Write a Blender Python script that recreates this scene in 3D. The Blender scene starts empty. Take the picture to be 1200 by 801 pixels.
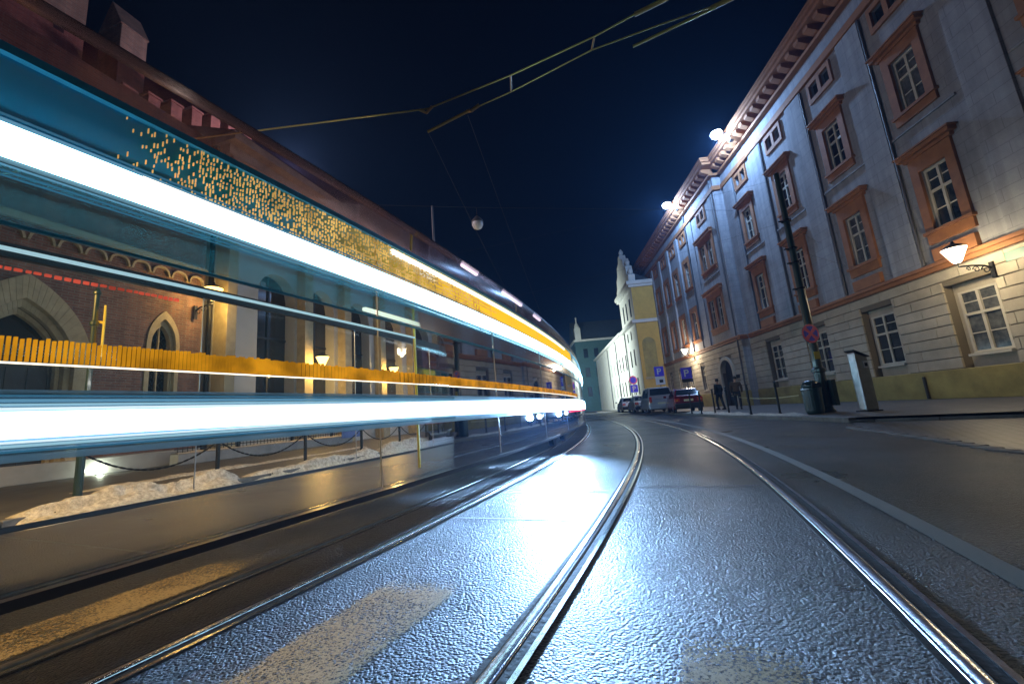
import bpy, bmesh, math, random
from mathutils import Vector, Matrix, noise
random.seed(7)
SC = bpy.context.scene
COL = SC.collection
R = math.radians

# ------------------------------------------------------------------ materials
def mat(name, col, rough=.7, metal=0., var=0., scale=3., bump=0., bscale=40., col2=None, spec=.5, emit=None, estr=0., coat=0.):
    m = bpy.data.materials.new(name); m.use_nodes = True
    nt = m.node_tree; b = nt.nodes['Principled BSDF']
    b.inputs['Base Color'].default_value = (*col, 1)
    b.inputs['Roughness'].default_value = rough
    b.inputs['Metallic'].default_value = metal
    b.inputs['Specular IOR Level'].default_value = spec
    if coat: b.inputs['Coat Weight'].default_value = coat; b.inputs['Coat Roughness'].default_value = .08
    if emit:
        b.inputs['Emission Color'].default_value = (*emit, 1); b.inputs['Emission Strength'].default_value = estr
    tc = nt.nodes.new('ShaderNodeTexCoord')
    if var or col2:
        n = nt.nodes.new('ShaderNodeTexNoise'); n.inputs['Scale'].default_value = scale; n.inputs['Detail'].default_value = 8; n.inputs['Roughness'].default_value = .65
        r = nt.nodes.new('ShaderNodeValToRGB')
        c2 = col2 or tuple(c * (1 - var) for c in col)
        r.color_ramp.elements[0].position = .35; r.color_ramp.elements[1].position = .65
        r.color_ramp.elements[0].color = (*c2, 1); r.color_ramp.elements[1].color = (*col, 1)
        nt.links.new(tc.outputs['Object'], n.inputs['Vector'])
        nt.links.new(n.outputs['Fac'], r.inputs['Fac']); nt.links.new(r.outputs['Color'], b.inputs['Base Color'])
    if bump:
        n2 = nt.nodes.new('ShaderNodeTexNoise'); n2.inputs['Scale'].default_value = bscale; n2.inputs['Detail'].default_value = 5
        bp = nt.nodes.new('ShaderNodeBump'); bp.inputs['Strength'].default_value = bump; bp.inputs['Distance'].default_value = .02
        nt.links.new(tc.outputs['Object'], n2.inputs['Vector'])
        nt.links.new(n2.outputs['Fac'], bp.inputs['Height']); nt.links.new(bp.outputs['Normal'], b.inputs['Normal'])
    return m

def brick_mat(name, c1, c2, mortar, bw, bh, ms=.012, rough=.85, bump=.6, swap=None, var=.35):
    """bricks laid in the local x / z plane"""
    m = bpy.data.materials.new(name); m.use_nodes = True
    nt = m.node_tree; b = nt.nodes['Principled BSDF']; b.inputs['Roughness'].default_value = rough
    tc = nt.nodes.new('ShaderNodeTexCoord'); sp = nt.nodes.new('ShaderNodeSeparateXYZ'); cb = nt.nodes.new('ShaderNodeCombineXYZ')
    ad = nt.nodes.new('ShaderNodeMath'); ad.operation = 'ADD'
    nt.links.new(tc.outputs['Object'], sp.inputs[0])
    if swap == 'xy':
        nt.links.new(sp.outputs[0], cb.inputs[0]); nt.links.new(sp.outputs[1], cb.inputs[1])
    else:
        nt.links.new(sp.outputs[0], ad.inputs[0]); nt.links.new(sp.outputs[1], ad.inputs[1])
        nt.links.new(ad.outputs[0], cb.inputs[0]); nt.links.new(sp.outputs[2], cb.inputs[1])
    t = nt.nodes.new('ShaderNodeTexBrick')
    t.inputs['Scale'].default_value = 1; t.inputs['Mortar Size'].default_value = ms; t.inputs['Brick Width'].default_value = bw; t.inputs['Row Height'].default_value = bh
    t.inputs['Color1'].default_value = (*c1, 1); t.inputs['Color2'].default_value = (*c2, 1); t.inputs['Mortar'].default_value = (*mortar, 1)
    t.inputs['Mortar Smooth'].default_value = .2
    nt.links.new(cb.outputs[0], t.inputs['Vector'])
    n = nt.nodes.new('ShaderNodeTexNoise'); n.inputs['Scale'].default_value = 1.4; n.inputs['Detail'].default_value = 9; n.inputs['Roughness'].default_value = .7
    nt.links.new(tc.outputs['Object'], n.inputs['Vector'])
    mr = nt.nodes.new('ShaderNodeMapRange'); mr.inputs[1].default_value = .3; mr.inputs[2].default_value = .7; mr.inputs[3].default_value = 1 - var; mr.inputs[4].default_value = 1.1
    nt.links.new(n.outputs['Fac'], mr.inputs[0])
    mx = nt.nodes.new('ShaderNodeMixRGB'); mx.blend_type = 'MULTIPLY'; mx.inputs[0].default_value = 1
    nt.links.new(t.outputs['Color'], mx.inputs[1]); nt.links.new(mr.outputs[0], mx.inputs[2])
    mp = nt.nodes.new('ShaderNodeMapping'); mp.inputs['Scale'].default_value = (2.2, 2.2, .12); nt.links.new(tc.outputs['Object'], mp.inputs[0])
    sn = nt.nodes.new('ShaderNodeTexNoise'); sn.inputs['Scale'].default_value = 1.6; sn.inputs['Detail'].default_value = 6; nt.links.new(mp.outputs[0], sn.inputs['Vector'])
    sr = nt.nodes.new('ShaderNodeMapRange'); sr.inputs[1].default_value = .42; sr.inputs[2].default_value = .62; sr.inputs[3].default_value = .84; sr.inputs[4].default_value = 1.05; nt.links.new(sn.outputs['Fac'], sr.inputs[0])
    mx2 = nt.nodes.new('ShaderNodeMixRGB'); mx2.blend_type = 'MULTIPLY'; mx2.inputs[0].default_value = 0 if swap else 1
    nt.links.new(mx.outputs[0], mx2.inputs[1]); nt.links.new(sr.outputs[0], mx2.inputs[2]); nt.links.new(mx2.outputs[0], b.inputs['Base Color'])
    bp = nt.nodes.new('ShaderNodeBump'); bp.inputs['Strength'].default_value = bump; bp.inputs['Distance'].default_value = .01; bp.invert = True
    nt.links.new(t.outputs['Fac'], bp.inputs['Height']); nt.links.new(bp.outputs['Normal'], b.inputs['Normal'])
    return m

def emat(name, col, s):
    m = bpy.data.materials.new(name); m.use_nodes = True; nt = m.node_tree
    nt.nodes.remove(nt.nodes['Principled BSDF'])
    e = nt.nodes.new('ShaderNodeEmission'); e.inputs[0].default_value = (*col, 1); e.inputs[1].default_value = s
    nt.links.new(e.outputs[0], nt.nodes['Material Output'].inputs[0])
    return m

def emat_uneven(name, col, s, scale=5):
    m = emat(name, col, s); nt = m.node_tree; tc = nt.nodes.new('ShaderNodeTexCoord'); n = nt.nodes.new('ShaderNodeTexNoise'); n.inputs['Scale'].default_value = scale; n.inputs['Detail'].default_value = 3
    mr = nt.nodes.new('ShaderNodeMapRange'); mr.inputs[1].default_value = .35; mr.inputs[2].default_value = .65; mr.inputs[3].default_value = s * .55; mr.inputs[4].default_value = s * 1.3
    nt.links.new(tc.outputs['Object'], n.inputs['Vector']); nt.links.new(n.outputs['Fac'], mr.inputs[0]); nt.links.new(mr.outputs[0], nt.nodes['Emission'].inputs[1])
    return m

def trail_fade(name, col, s):
    m = emat(name, col, s); nt = m.node_tree; e = nt.nodes['Emission']; tr = nt.nodes.new('ShaderNodeBsdfTransparent'); mx = nt.nodes.new('ShaderNodeMixShader'); at_ = nt.nodes.new('ShaderNodeAttribute'); at_.attribute_name = 'glow'
    nt.links.new(at_.outputs['Fac'], mx.inputs[0]); nt.links.new(tr.outputs[0], mx.inputs[1]); nt.links.new(e.outputs[0], mx.inputs[2]); nt.links.new(mx.outputs[0], nt.nodes['Material Output'].inputs[0])
    return m

def glass(name, tint, film=0., filmcol=(.8, .8, .8), rough=.05, ior=1.45):
    """thin sheet of glass, optionally with a frosted coloured film on it"""
    m = bpy.data.materials.new(name); m.use_nodes = True; nt = m.node_tree
    nt.nodes.remove(nt.nodes['Principled BSDF'])
    tr = nt.nodes.new('ShaderNodeBsdfTransparent'); tr.inputs[0].default_value = (*tint, 1)
    gl = nt.nodes.new('ShaderNodeBsdfGlossy'); gl.inputs['Roughness'].default_value = rough
    base = tr.outputs[0]
    if film:
        df = nt.nodes.new('ShaderNodeBsdfDiffuse'); df.inputs[0].default_value = (*filmcol, 1)
        mx = nt.nodes.new('ShaderNodeMixShader'); mx.inputs[0].default_value = film
        nt.links.new(base, mx.inputs[1]); nt.links.new(df.outputs[0], mx.inputs[2]); base = mx.outputs[0]
    fr = nt.nodes.new('ShaderNodeFresnel'); fr.inputs[0].default_value = ior
    mx = nt.nodes.new('ShaderNodeMixShader')
    nt.links.new(fr.outputs[0], mx.inputs[0]); nt.links.new(base, mx.inputs[1]); nt.links.new(gl.outputs[0], mx.inputs[2])
    nt.links.new(mx.outputs[0], nt.nodes['Material Output'].inputs[0])
    return m

def asphalt():
    m = bpy.data.materials.new('asphalt'); m.use_nodes = True; nt = m.node_tree; b = nt.nodes['Principled BSDF']
    tc = nt.nodes.new('ShaderNodeTexCoord')
    v = nt.nodes.new('ShaderNodeTexVoronoi'); v.inputs['Scale'].default_value = 78
    n = nt.nodes.new('ShaderNodeTexNoise'); n.inputs['Scale'].default_value = 58; n.inputs['Detail'].default_value = 7; n.inputs['Roughness'].default_value = .72
    big = nt.nodes.new('ShaderNodeTexNoise'); big.inputs['Scale'].default_value = .8; big.inputs['Detail'].default_value = 7
    for q in (v, n, big): nt.links.new(tc.outputs['Object'], q.inputs['Vector'])
    r = nt.nodes.new('ShaderNodeValToRGB')
    r.color_ramp.elements[0].color = (.012, .014, .018, 1); r.color_ramp.elements[1].color = (.042, .047, .058, 1)
    r.color_ramp.elements[0].position = .25; r.color_ramp.elements[1].position = .8
    nt.links.new(v.outputs['Color'], r.inputs['Fac'])
    mr = nt.nodes.new('ShaderNodeMapRange'); mr.inputs[1].default_value = .3; mr.inputs[2].default_value = .7; mr.inputs[3].default_value = .55; mr.inputs[4].default_value = 1.15
    nt.links.new(big.outputs['Fac'], mr.inputs[0])
    mx = nt.nodes.new('ShaderNodeMixRGB'); mx.blend_type = 'MULTIPLY'; mx.inputs[0].default_value = 1
    nt.links.new(r.outputs[0], mx.inputs[1]); nt.links.new(mr.outputs[0], mx.inputs[2]); nt.links.new(mx.outputs[0], b.inputs['Base Color'])
    rr = nt.nodes.new('ShaderNodeMapRange'); rr.inputs[1].default_value = .3; rr.inputs[2].default_value = .7; rr.inputs[3].default_value = .26; rr.inputs[4].default_value = .44
    nt.links.new(big.outputs['Fac'], rr.inputs[0]); nt.links.new(rr.outputs[0], b.inputs['Roughness'])
    md = nt.nodes.new('ShaderNodeMath'); md.operation = 'SUBTRACT'
    nt.links.new(n.outputs['Fac'], md.inputs[0]); nt.links.new(v.outputs['Distance'], md.inputs[1])
    bp = nt.nodes.new('ShaderNodeBump'); bp.inputs['Strength'].default_value = 1.; bp.inputs['Distance'].default_value = .024
    nt.links.new(md.outputs[0], bp.inputs['Height']); nt.links.new(bp.outputs['Normal'], b.inputs['Normal'])
    b.inputs['Specular IOR Level'].default_value = .6
    return m

def worn_paint(name, col, cover, scale=70):
    """paint that has worn away down to the asphalt in flecks"""
    m = bpy.data.materials.new(name); m.use_nodes = True; nt = m.node_tree; b = nt.nodes['Principled BSDF']
    b.inputs['Base Color'].default_value = (*col, 1); b.inputs['Roughness'].default_value = .6
    tc = nt.nodes.new('ShaderNodeTexCoord')
    n = nt.nodes.new('ShaderNodeTexNoise'); n.inputs['Scale'].default_value = scale; n.inputs['Detail'].default_value = 8; n.inputs['Roughness'].default_value = .75
    n2 = nt.nodes.new('ShaderNodeTexNoise'); n2.inputs['Scale'].default_value = 2.5; n2.inputs['Detail'].default_value = 3
    at = nt.nodes.new('ShaderNodeAttribute'); at.attribute_name = 'wear'
    for q in (n, n2): nt.links.new(tc.outputs['Object'], q.inputs['Vector'])
    a1 = nt.nodes.new('ShaderNodeMath'); a1.operation = 'MULTIPLY_ADD'; a1.inputs[1].default_value = .35
    nt.links.new(n2.outputs['Fac'], a1.inputs[0]); nt.links.new(n.outputs['Fac'], a1.inputs[2])
    a2 = nt.nodes.new('ShaderNodeMath'); a2.operation = 'SUBTRACT'
    nt.links.new(a1.outputs[0], a2.inputs[0]); nt.links.new(at.outputs['Fac'], a2.inputs[1])
    mr = nt.nodes.new('ShaderNodeMapRange'); mr.inputs[1].default_value = .66 - cover - .05; mr.inputs[2].default_value = .66 - cover + .07
    nt.links.new(a2.outputs[0], mr.inputs[0])
    nt.links.new(mr.outputs[0], b.inputs['Alpha'])
    bp = nt.nodes.new('ShaderNodeBump'); bp.inputs['Strength'].default_value = .7; bp.inputs['Distance'].default_value = .01
    nt.links.new(n.outputs['Fac'], bp.inputs['Height']); nt.links.new(bp.outputs['Normal'], b.inputs['Normal'])
    return m

M = dict(
    asphalt=asphalt(),
    earth=mat('earth', (.04, .04, .04), .9),
    paving=brick_mat('paving', (.10, .095, .085), (.075, .07, .066), (.03, .03, .03), .5, .35, .012, .55, .6, 'xy', .5),
    setts=brick_mat('setts', (.11, .11, .11), (.065, .067, .07), (.02, .02, .02), .17, .11, .018, .4, 1., 'xy', .5),
    kerb=mat('kerb_stone', (.16, .15, .14), .6, var=.5, bump=.4, bscale=30),
    rail=mat('rail_steel', (.62, .62, .64), .2, 1., var=.4, scale=14, bump=.06, bscale=60),
    railworn=mat('worn_dirty_rail', (.12, .11, .10), .45, .8, var=.4, scale=10),
    raildark=mat('rail_side', (.022, .022, .022), .7, .2, bump=.3),
    paint=worn_paint('road_paint', (.26, .26, .25), .28),
    tan=worn_paint('worn_tan_paint', (.44, .31, .14), .03, 85),
    joint=worn_paint('joint_filler', (.30, .31, .33), .16, 40),
    snow=mat('dirty_snow', (.68, .62, .52), .75, var=.55, scale=14, bump=1., bscale=42),
    brick=brick_mat('church_brick', (.26, .13, .09), (.17, .085, .065), (.22, .19, .16), .27, .085, .011),
    stone=mat('sandstone', (.46, .39, .24), .85, var=.3, scale=2.5, bump=.3),
    greystone=mat('grey_stone', (.34, .34, .34), .85, var=.3, scale=1.2, bump=.2),
    palewall=mat('pale_plaster', (.50, .50, .48), .85, var=.18, scale=.6, bump=.15),
    door=mat('dark_timber', (.03, .027, .025), .6, var=.4, bump=.2),
    iron=mat('black_iron', (.015, .016, .017), .45, .5, bump=.2),
    darkglass=mat('dark_window_glass', (.012, .014, .018), .06, spec=.8),
    curtain=mat('window_glass_over_curtain', (.16, .17, .17), .12, col2=(.03, .035, .04), scale=2.2, spec=.8), litglass=mat('window_glass_with_blinds', (.05, .07, .09), .06, spec=.9, col2=(.012, .015, .018), scale=1.3),
    upper=brick_mat('grey_ashlar_render', (.32, .33, .35), (.30, .305, .325), (.23, .23, .25), 1.1, .42, .012, .85, .35, None, .2),
    ashlar=mat('beige_ashlar', (.50, .45, .35), .85, var=.28, scale=.9, bump=.25, bscale=22),
    groove=mat('ashlar_joint', (.17, .145, .105), .95),
    plinth=mat('plinth_stone_lamp_yellow', (.42, .34, .11), .85, var=.4, scale=1.1, bump=.3),  # yellow of the sodium light is put into the stone colour
    orange=mat('terracotta_trim', (.36, .15, .055), .75, var=.3, scale=2., bump=.2),
    sash=mat('cream_sash_paint', (.60, .57, .48), .5, var=.1),
    roof=mat('dark_roof', (.04, .05, .06), .7, var=.3),
    white=mat('white_plaster', (.66, .66, .62), .85, var=.15, scale=.8),
    yellow=mat('ochre_plaster', (.64, .42, .10), .85, var=.2, scale=.8),
    pipe=mat('downpipe_metal', (.10, .10, .105), .5, .4),
    greenpole=mat('green_pole_paint', (.022, .05, .045), .28, var=.3, spec=.6, coat=.5),
    steel=mat('brushed_steel', (.50, .53, .55), .42, 1., var=.25, scale=5),
    black=mat('black_plastic', (.015, .015, .016), .5),
    rubber=mat('rubber', (.012, .012, .012), .8),
    red_sign=mat('sign_red', (.95, .16, .30), .4),
    blue_sign=mat('sign_blue', (.10, .08, .85), .4),
    signwhite=mat('sign_white', (.8, .8, .8), .4),
    signyellow=mat('sticker_yellow', (.75, .55, .05), .5),
    signback=mat('sign_back_grey', (.25, .25, .25), .5, .6),
    greensign=mat('street_plate_green', (.03, .16, .11), .4),
    banner=mat('banner_blue', (.16, .24, .55), .6, var=.4, scale=2),
    copper=mat('verdigris_copper', (.10, .24, .22), .6, var=.3, scale=2),
    wire=mat('contact_wire_copper', (.55, .42, .14), .38, .7),
    wiredark=mat('steel_wire', (.03, .035, .045), .6, .3),
    insul=mat('insulator', (.35, .22, .08), .35),
    carred=mat('car_paint_red', (.18, .012, .02), .25, coat=.8), carsilver=mat('car_paint_silver', (.48, .49, .52), .28, .6, coat=.8),
    carbeige=mat('car_paint_champagne', (.50, .47, .40), .28, .5, coat=.8), carwhite=mat('car_paint_white', (.65, .65, .66), .25, coat=.8),
    carglass=mat('car_glass', (.02, .022, .026), .05, spec=.9), plate=mat('number_plate', (.75, .70, .45), .4),
    taillamp=mat('tail_lamp_red', (.55, .03, .02), .2, spec=.8), amberlens=mat('amber_lens', (.8, .3, .03), .2),
    rim=mat('wheel_rim', (.4, .4, .42), .3, .9),
    skin=mat('skin', (.45, .28, .2), .6), coat=mat('dark_coat', (.025, .024, .03), .85, var=.3), brown=mat('brown_coat', (.10, .065, .035), .85, var=.3),
    trousers=mat('dark_trousers', (.02, .022, .03), .85), hair=mat('hair', (.02, .015, .01), .6),
    warm=emat('warm_lamp_glass', (1, .82, .58), 9.), coolbulb=emat('cool_flood_lamp', (.62, .78, 1), 40.),
    sodium=emat('sodium_lamp_glass', (1, .62, .18), 8.), whitebulb=emat('white_lamp', (.8, .9, 1), 20.),
    uplight=emat('uplight_lens', (.8, 1, .85), 15.),
    # tram; glowing materials are light trails and added fill
    t_white=emat('tram_white_trail', (.38, .80, 1), 16.), t_farside=emat('tram_far_side_fill', (1, .96, .88), 70.), t_low=emat('tram_lower_trail', (.48, .72, 1), 6.), t_lowfar=emat('tram_lower_trail_far', (.42, .68, 1), 12.),
    t_amber=emat_uneven('tram_amber_trail', (.85, .36, .012), .95), t_gold=emat_uneven('tram_gold_trail', (1, .62, .18), 1.0), t_yellow=emat('tram_yellow_trail', (1, .56, .03), 1.3),
    t_dimamber=emat('tram_amber_trail_dim', (.5, .2, .006), .30), t_l1=emat('tram_trail_glow_white', (.75, .92, 1), 1.6), t_l2=emat('tram_trail_glow_pale_cyan', (.45, .82, 1), 1.0), t_l3=emat('tram_trail_glow_cyan', (.25, .66, 1), .65), t_l4=emat('tram_trail_glow_blue', (.12, .48, .8), .4), t_fade=trail_fade('tram_yellow_trail', (1, .56, .025), 1.7), t_cream=emat('tram_cream_trail', (1, .88, .66), 3.), t_red=emat_uneven('tram_red_trail', (1, .14, .08), .8), t_thin=emat('tram_thin_cyan_trail', (.55, .88, 1), 1.0),
    t_redtrail=emat('tram_red_end_trail', (1, .05, .12), 3.), t_addglow=emat('tram_added_white_glow', (.75, .88, 1), 4.),
    t_skirt=mat('tram_skirt_paint', (.06, .05, .05), .35, var=.3, coat=.4),
    t_floor=mat('tram_floor_rubber', (.06, .045, .035), .6, var=.4, scale=6),
    t_frame=mat('tram_frame_graphite', (.03, .035, .04), .4, .3), t_rail=mat('tram_blue_rail', (.05, .30, .45), .3, .3),
    t_clear=glass('tram_clear_glass', (.97, .98, .98), .02, (.6, .75, .8), .03, 1.16),
    t_teal=glass('tram_teal_glass', (.62, .85, .90), .26, (.14, .66, .76), .12, 1.2),
    t_blue=glass('tram_blue_glass', (.45, .72, .85), .5, (.01, .48, .80), .12, 1.15),  # blue film also carries the cyan glow around the upper trail
    t_redroof=glass('tram_red_roof_glass', (.86, .58, .64), .15, (.60, .012, .04), .2, 1.1),  # red film also carries the maroon haze of the trail
    t_smoke=glass('tram_smoked_roof_glass', (.9, .88, .9), .01, (.3, .05, .08), .1, 1.12),
    t_floorglass=glass('tram_floor_glass', (.9, .9, .9), .015, (.4, .35, .3), .35, 1.04),
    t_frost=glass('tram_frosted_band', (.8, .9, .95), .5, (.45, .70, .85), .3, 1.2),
    grab=mat('grab_pole_yellow', (.6, .42, .03), .3),
)

# ------------------------------------------------------------------ mesh helpers
class MB:
    def __init__(s): s.v = []; s.f = []
    def add(s, vs, fs):
        o = len(s.v); s.v += [tuple(v) for v in vs]; s.f += [tuple(i + o for i in f) for f in fs]
    def box(s, x0, x1, y0, y1, z0, z1):
        s.add([(x0, y0, z0), (x1, y0, z0), (x1, y1, z0), (x0, y1, z0), (x0, y0, z1), (x1, y0, z1), (x1, y1, z1), (x0, y1, z1)],
              [(0, 3, 2, 1), (4, 5, 6, 7), (0, 1, 5, 4), (1, 2, 6, 5), (2, 3, 7, 6), (3, 0, 4, 7)])
    def prism(s, pts, a, b, ax='y'):
        """polygon pts in the plane across ax, extruded from a to b"""
        n = len(pts)
        def P(p, q):
            return (p[0], q, p[1]) if ax == 'y' else ((q, p[0], p[1]) if ax == 'x' else (p[0], p[1], q))
        s.add([P(p, a) for p in pts] + [P(p, b) for p in pts],
              [tuple(range(n)), tuple(range(2 * n - 1, n - 1, -1))] + [(i, (i + 1) % n, n + (i + 1) % n, n + i) for i in range(n)])
    def lathe(s, prof, c=(0, 0, 0), n=16, ax='z'):
        vs = []; fs = []
        for r, z in prof:
            for i in range(n):
                a = 2 * math.pi * i / n; x, y = r * math.cos(a), r * math.sin(a)
                vs.append((c[0] + x, c[1] + y, c[2] + z) if ax == 'z' else ((c[0] + z, c[1] + x, c[2] + y) if ax == 'x' else (c[0] + x, c[1] + z, c[2] + y)))
        for k in range(len(prof) - 1):
            for i in range(n):
                j = (i + 1) % n; fs.append((k * n + i, k * n + j, (k + 1) * n + j, (k + 1) * n + i))
        fs.append(tuple(range(n))[::-1]); fs.append(tuple(range((len(prof) - 1) * n, len(prof) * n)))
        s.add(vs, fs)
    def tube(s, pts, r, n=6):
        pts = [Vector(p) for p in pts]; vs = []; fs = []
        for k, p in enumerate(pts):
            d = (pts[min(k + 1, len(pts) - 1)] - pts[max(k - 1, 0)]).normalized()
            u = d.cross(Vector((0, 0, 1)))
            if u.length < .01: u = d.cross(Vector((1, 0, 0)))
            u.normalize(); w = d.cross(u)
            rr = r[k] if isinstance(r, (list, tuple)) else r
            for i in range(n):
                a = 2 * math.pi * i / n; vs.append(p + u * math.cos(a) * rr + w * math.sin(a) * rr)
        for k in range(len(pts) - 1):
            for i in range(n):
                j = (i + 1) % n; fs.append((k * n + i, k * n + j, (k + 1) * n + j, (k + 1) * n + i))
        fs.append(tuple(range(n))[::-1]); fs.append(tuple(range((len(pts) - 1) * n, len(pts) * n)))
        s.add(vs, fs)
    def grid(s, rows):
        """rows of points joined into a sheet"""
        n = len(rows[0]); vs = [p for r in rows for p in r]
        s.add(vs, [(k * n + i, k * n + i + 1, (k + 1) * n + i + 1, (k + 1) * n + i) for k in range(len(rows) - 1) for i in range(n - 1)])
    def loop(s, rows):
        """rows of closed rings joined into a bar with end caps"""
        n = len(rows[0]); vs = [p for r in rows for p in r]
        fs = [(k * n + i, k * n + (i + 1) % n, (k + 1) * n + (i + 1) % n, (k + 1) * n + i) for k in range(len(rows) - 1) for i in range(n)]
        fs += [tuple(range(n))[::-1], tuple(range((len(rows) - 1) * n, len(rows) * n))]
        s.add(vs, fs)
    def build(s, name, m, parent=None, bevel=0., smooth=False, loc=None):
        me = bpy.data.meshes.new(name); me.from_pydata(s.v, [], s.f); me.validate()
        bm = bmesh.new(); bm.from_mesh(me); bmesh.ops.recalc_face_normals(bm, faces=bm.faces); bm.to_mesh(me); bm.free()
        if smooth:
            for p in me.polygons: p.use_smooth = True
        o = bpy.data.objects.new(name, me); COL.objects.link(o); me.materials.append(m if not isinstance(m, str) else M[m])
        if parent: o.parent = parent
        if loc: o.location = loc
        if bevel:
            b = o.modifiers.new('bevel', 'BEVEL'); b.width = bevel; b.segments = 2; b.limit_method = 'ANGLE'; b.angle_limit = R(40)
        return o

def tag(o, label, cat, group=None):
    o['label'] = label; o['category'] = cat
    if group: o['group'] = group
    return o
def struct(o): o['kind'] = 'structure'; return o
def thing(name, label, cat, loc=(0, 0, 0), rz=0, group=None):
    o = bpy.data.objects.new(name, None); COL.objects.link(o); o.location = loc; o.rotation_euler = (0, 0, rz); o.empty_display_size = .2
    return tag(o, label, cat, group)
def dup(root, loc, rz, label=None):
    r = root.copy(); COL.objects.link(r); r.location = loc; r.rotation_euler = (0, 0, rz)
    if label: r['label'] = label
    for ch in list(root.children):
        c = ch.copy(); COL.objects.link(c); c.parent = r
        for g in list(ch.children):
            d = g.copy(); COL.objects.link(d); d.parent = c
    return r
def inst(src, parent, loc):
    """a copy of a part and its sub-parts under the same thing"""
    c = src.copy(); COL.objects.link(c); c.parent = parent; c.location = loc
    for g in list(src.children):
        d = g.copy(); COL.objects.link(d); d.parent = c
    return c

# ------------------------------------------------------------------ the curve of the tram line
CX, CY, R1, R2, YT = -56., 26., 60.95, 116., 14.
DS = .1
PATH = []
_x, _y, _t = CX + R1 * math.cos(R(-36)), CY + R1 * math.sin(R(-36)), R(36)
while _t > -.75 and len(PATH) < 2000:
    PATH.append((_x, _y, _t)); _r = R1 if _y < YT else R2
    _x += math.sin(_t - DS / 2 / _r) * DS; _y += math.cos(_t - DS / 2 / _r) * DS; _t -= DS / _r
def at(s, off, z=0.):
    k = s / DS
    if k < 0:
        x, y, t = PATH[0]; d = s; x += math.sin(t) * d; y += math.cos(t) * d
    else:
        i = min(int(k), len(PATH) - 2); f = k - i
        a, b = PATH[i], PATH[i + 1]; x, y, t = (a[j] + (b[j] - a[j]) * f for j in range(3))
    return (x + off * math.cos(t), y - off * math.sin(t), z)
def heading(s): return PATH[max(0, min(int(s / DS), len(PATH) - 1))][2]
def srange(a, b, step):
    n = max(1, int(round((b - a) / step))); return [a + (b - a) * i / n for i in range(n + 1)]
def sweep(mb, prof, a, b, step=.5):
    mb.loop([[at(s, o, z) for o, z in prof] for s in srange(a, b, step)])
def rect(o0, o1, z0, z1): return [(o0, z0), (o1, z0), (o1, z1), (o0, z1)]
def strip(mb, o0, o1, a, b, z, step=.5, n=1):
    mb.grid([[at(s, o0 + (o1 - o0) * i / n, z) for i in range(n + 1)] for s in srange(a, b, step)])

# ------------------------------------------------------------------ ground, road, pavements
g = MB(); g.add([(-400, -200, -.02), (400, -200, -.02), (400, 600, -.02), (-400, 600, -.02)], [(0, 1, 2, 3)])
struct(g.build('ground', 'earth'))
KL = -7.0                                                     # left kerb, as an offset from the rail
def kerb_right(y):                                            # right edge of the carriageway
    pts = [(-40, 5.2), (0, 5.3), (4.7, 5.5), (6.3, 6.15), (8.5, 6.9), (10.0, 7.9), (12, 8.15), (16.6, 8.35), (34, 10.9), (50, 12.2), (80, 12.6), (140, 12.)]
    for (a, p), (b, q) in zip(pts, pts[1:]):
        if y <= b: return p + (q - p) * (y - a) / (b - a)
    return pts[-1][1]
rd = MB()
rows = []
for s in [-30, -20, -10] + srange(0, 60, 1.):
    L = at(s, KL)
    x1 = kerb_right(L[1] + .0)
    rows.append([L, (x1 + .06, L[1], 0)] if L[1] < 200 else [L, L])
rd.grid([[tuple(Vector(r[0]).lerp(Vector(r[1]), i / 8)) for i in range(9)] for r in rows])
last = rows[-1]
rd.grid([[last[0], last[1]], [(last[0][0] - 22, last[0][1] + 24, 0), (last[1][0] - 4, last[1][1] + 40, 0)]])
struct(rd.build('road', 'asphalt'))

def pavement(name, m, rows, h=.12):
    mb = MB(); mb.grid([[(*p[:2], h) for p in r] for r in rows]); return struct(mb.build(name, m))
# left pavement and its kerb stones
pv = MB(); ss = [-30, -15] + srange(0, 59, 1.)
pv.grid([[at(s, KL - .16 - i * 2.6, .12) for i in range(8)] for s in ss])
struct(pv.build('pavement', 'paving'))
kb = MB()
for i in range(78):
    a = -2 + i * .8; sweep(kb, rect(KL - .16, KL, -.01, .125 + .004 * math.sin(i * 7.)), a + .006, a + .794, .4)
struct(kb.build('kerb', 'kerb', bevel=.012))
# right pavement, kerb and the sett apron of the gateway
ys = [10.0, 11, 12, 14, 16.6, 20, 25, 30, 34, 42, 50, 65, 80, 110]
pr_ = MB(); pr_.grid([[(kerb_right(y) + .16 + (26 - kerb_right(y)) * i / 5, y, .12) for i in range(6)] for y in ys])
edge = [(7.9, 10.0), (8.3, 9.75), (8.95, 8.9), (9.9, 7.7), (11.5, 5.6), (14, 2.2), (18, -3.)]
pr_.grid([[(x + .1 + (26 - x) * j / 4, y, .12) for j in range(5)] for x, y in [(8.02, 9.995)] + edge[1:]])
struct(pr_.build('pavement', 'paving'))
kb = MB()
def kerb_run(pts, w=.16, step=.8, h=.12):
    for (x0, y0), (x1, y1) in zip(pts, pts[1:]):
        d = math.hypot(x1 - x0, y1 - y0); n = max(1, int(d / step)); ux, uy = (x1 - x0) / d, (y1 - y0) / d; nx, ny = uy, -ux
        for k in range(n):
            a, b = d * k / n + .006, d * (k + 1) / n - .006
            q = [(x0 + ux * a, y0 + uy * a), (x0 + ux * b, y0 + uy * b), (x0 + ux * b + nx * w, y0 + uy * b + ny * w), (x0 + ux * a + nx * w, y0 + uy * a + ny * w)]
            kb.prism(q, -.01, h + .004 + .003 * math.sin(k * 5.1), 'z')
kerb_run([(kerb_right(y), y) for y in ys[:-2]])
kerb_run([(b[0], b[1]) for b in edge][::-1], .16, .8, .06)
struct(kb.build('kerb', 'kerb', bevel=.012))
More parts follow.
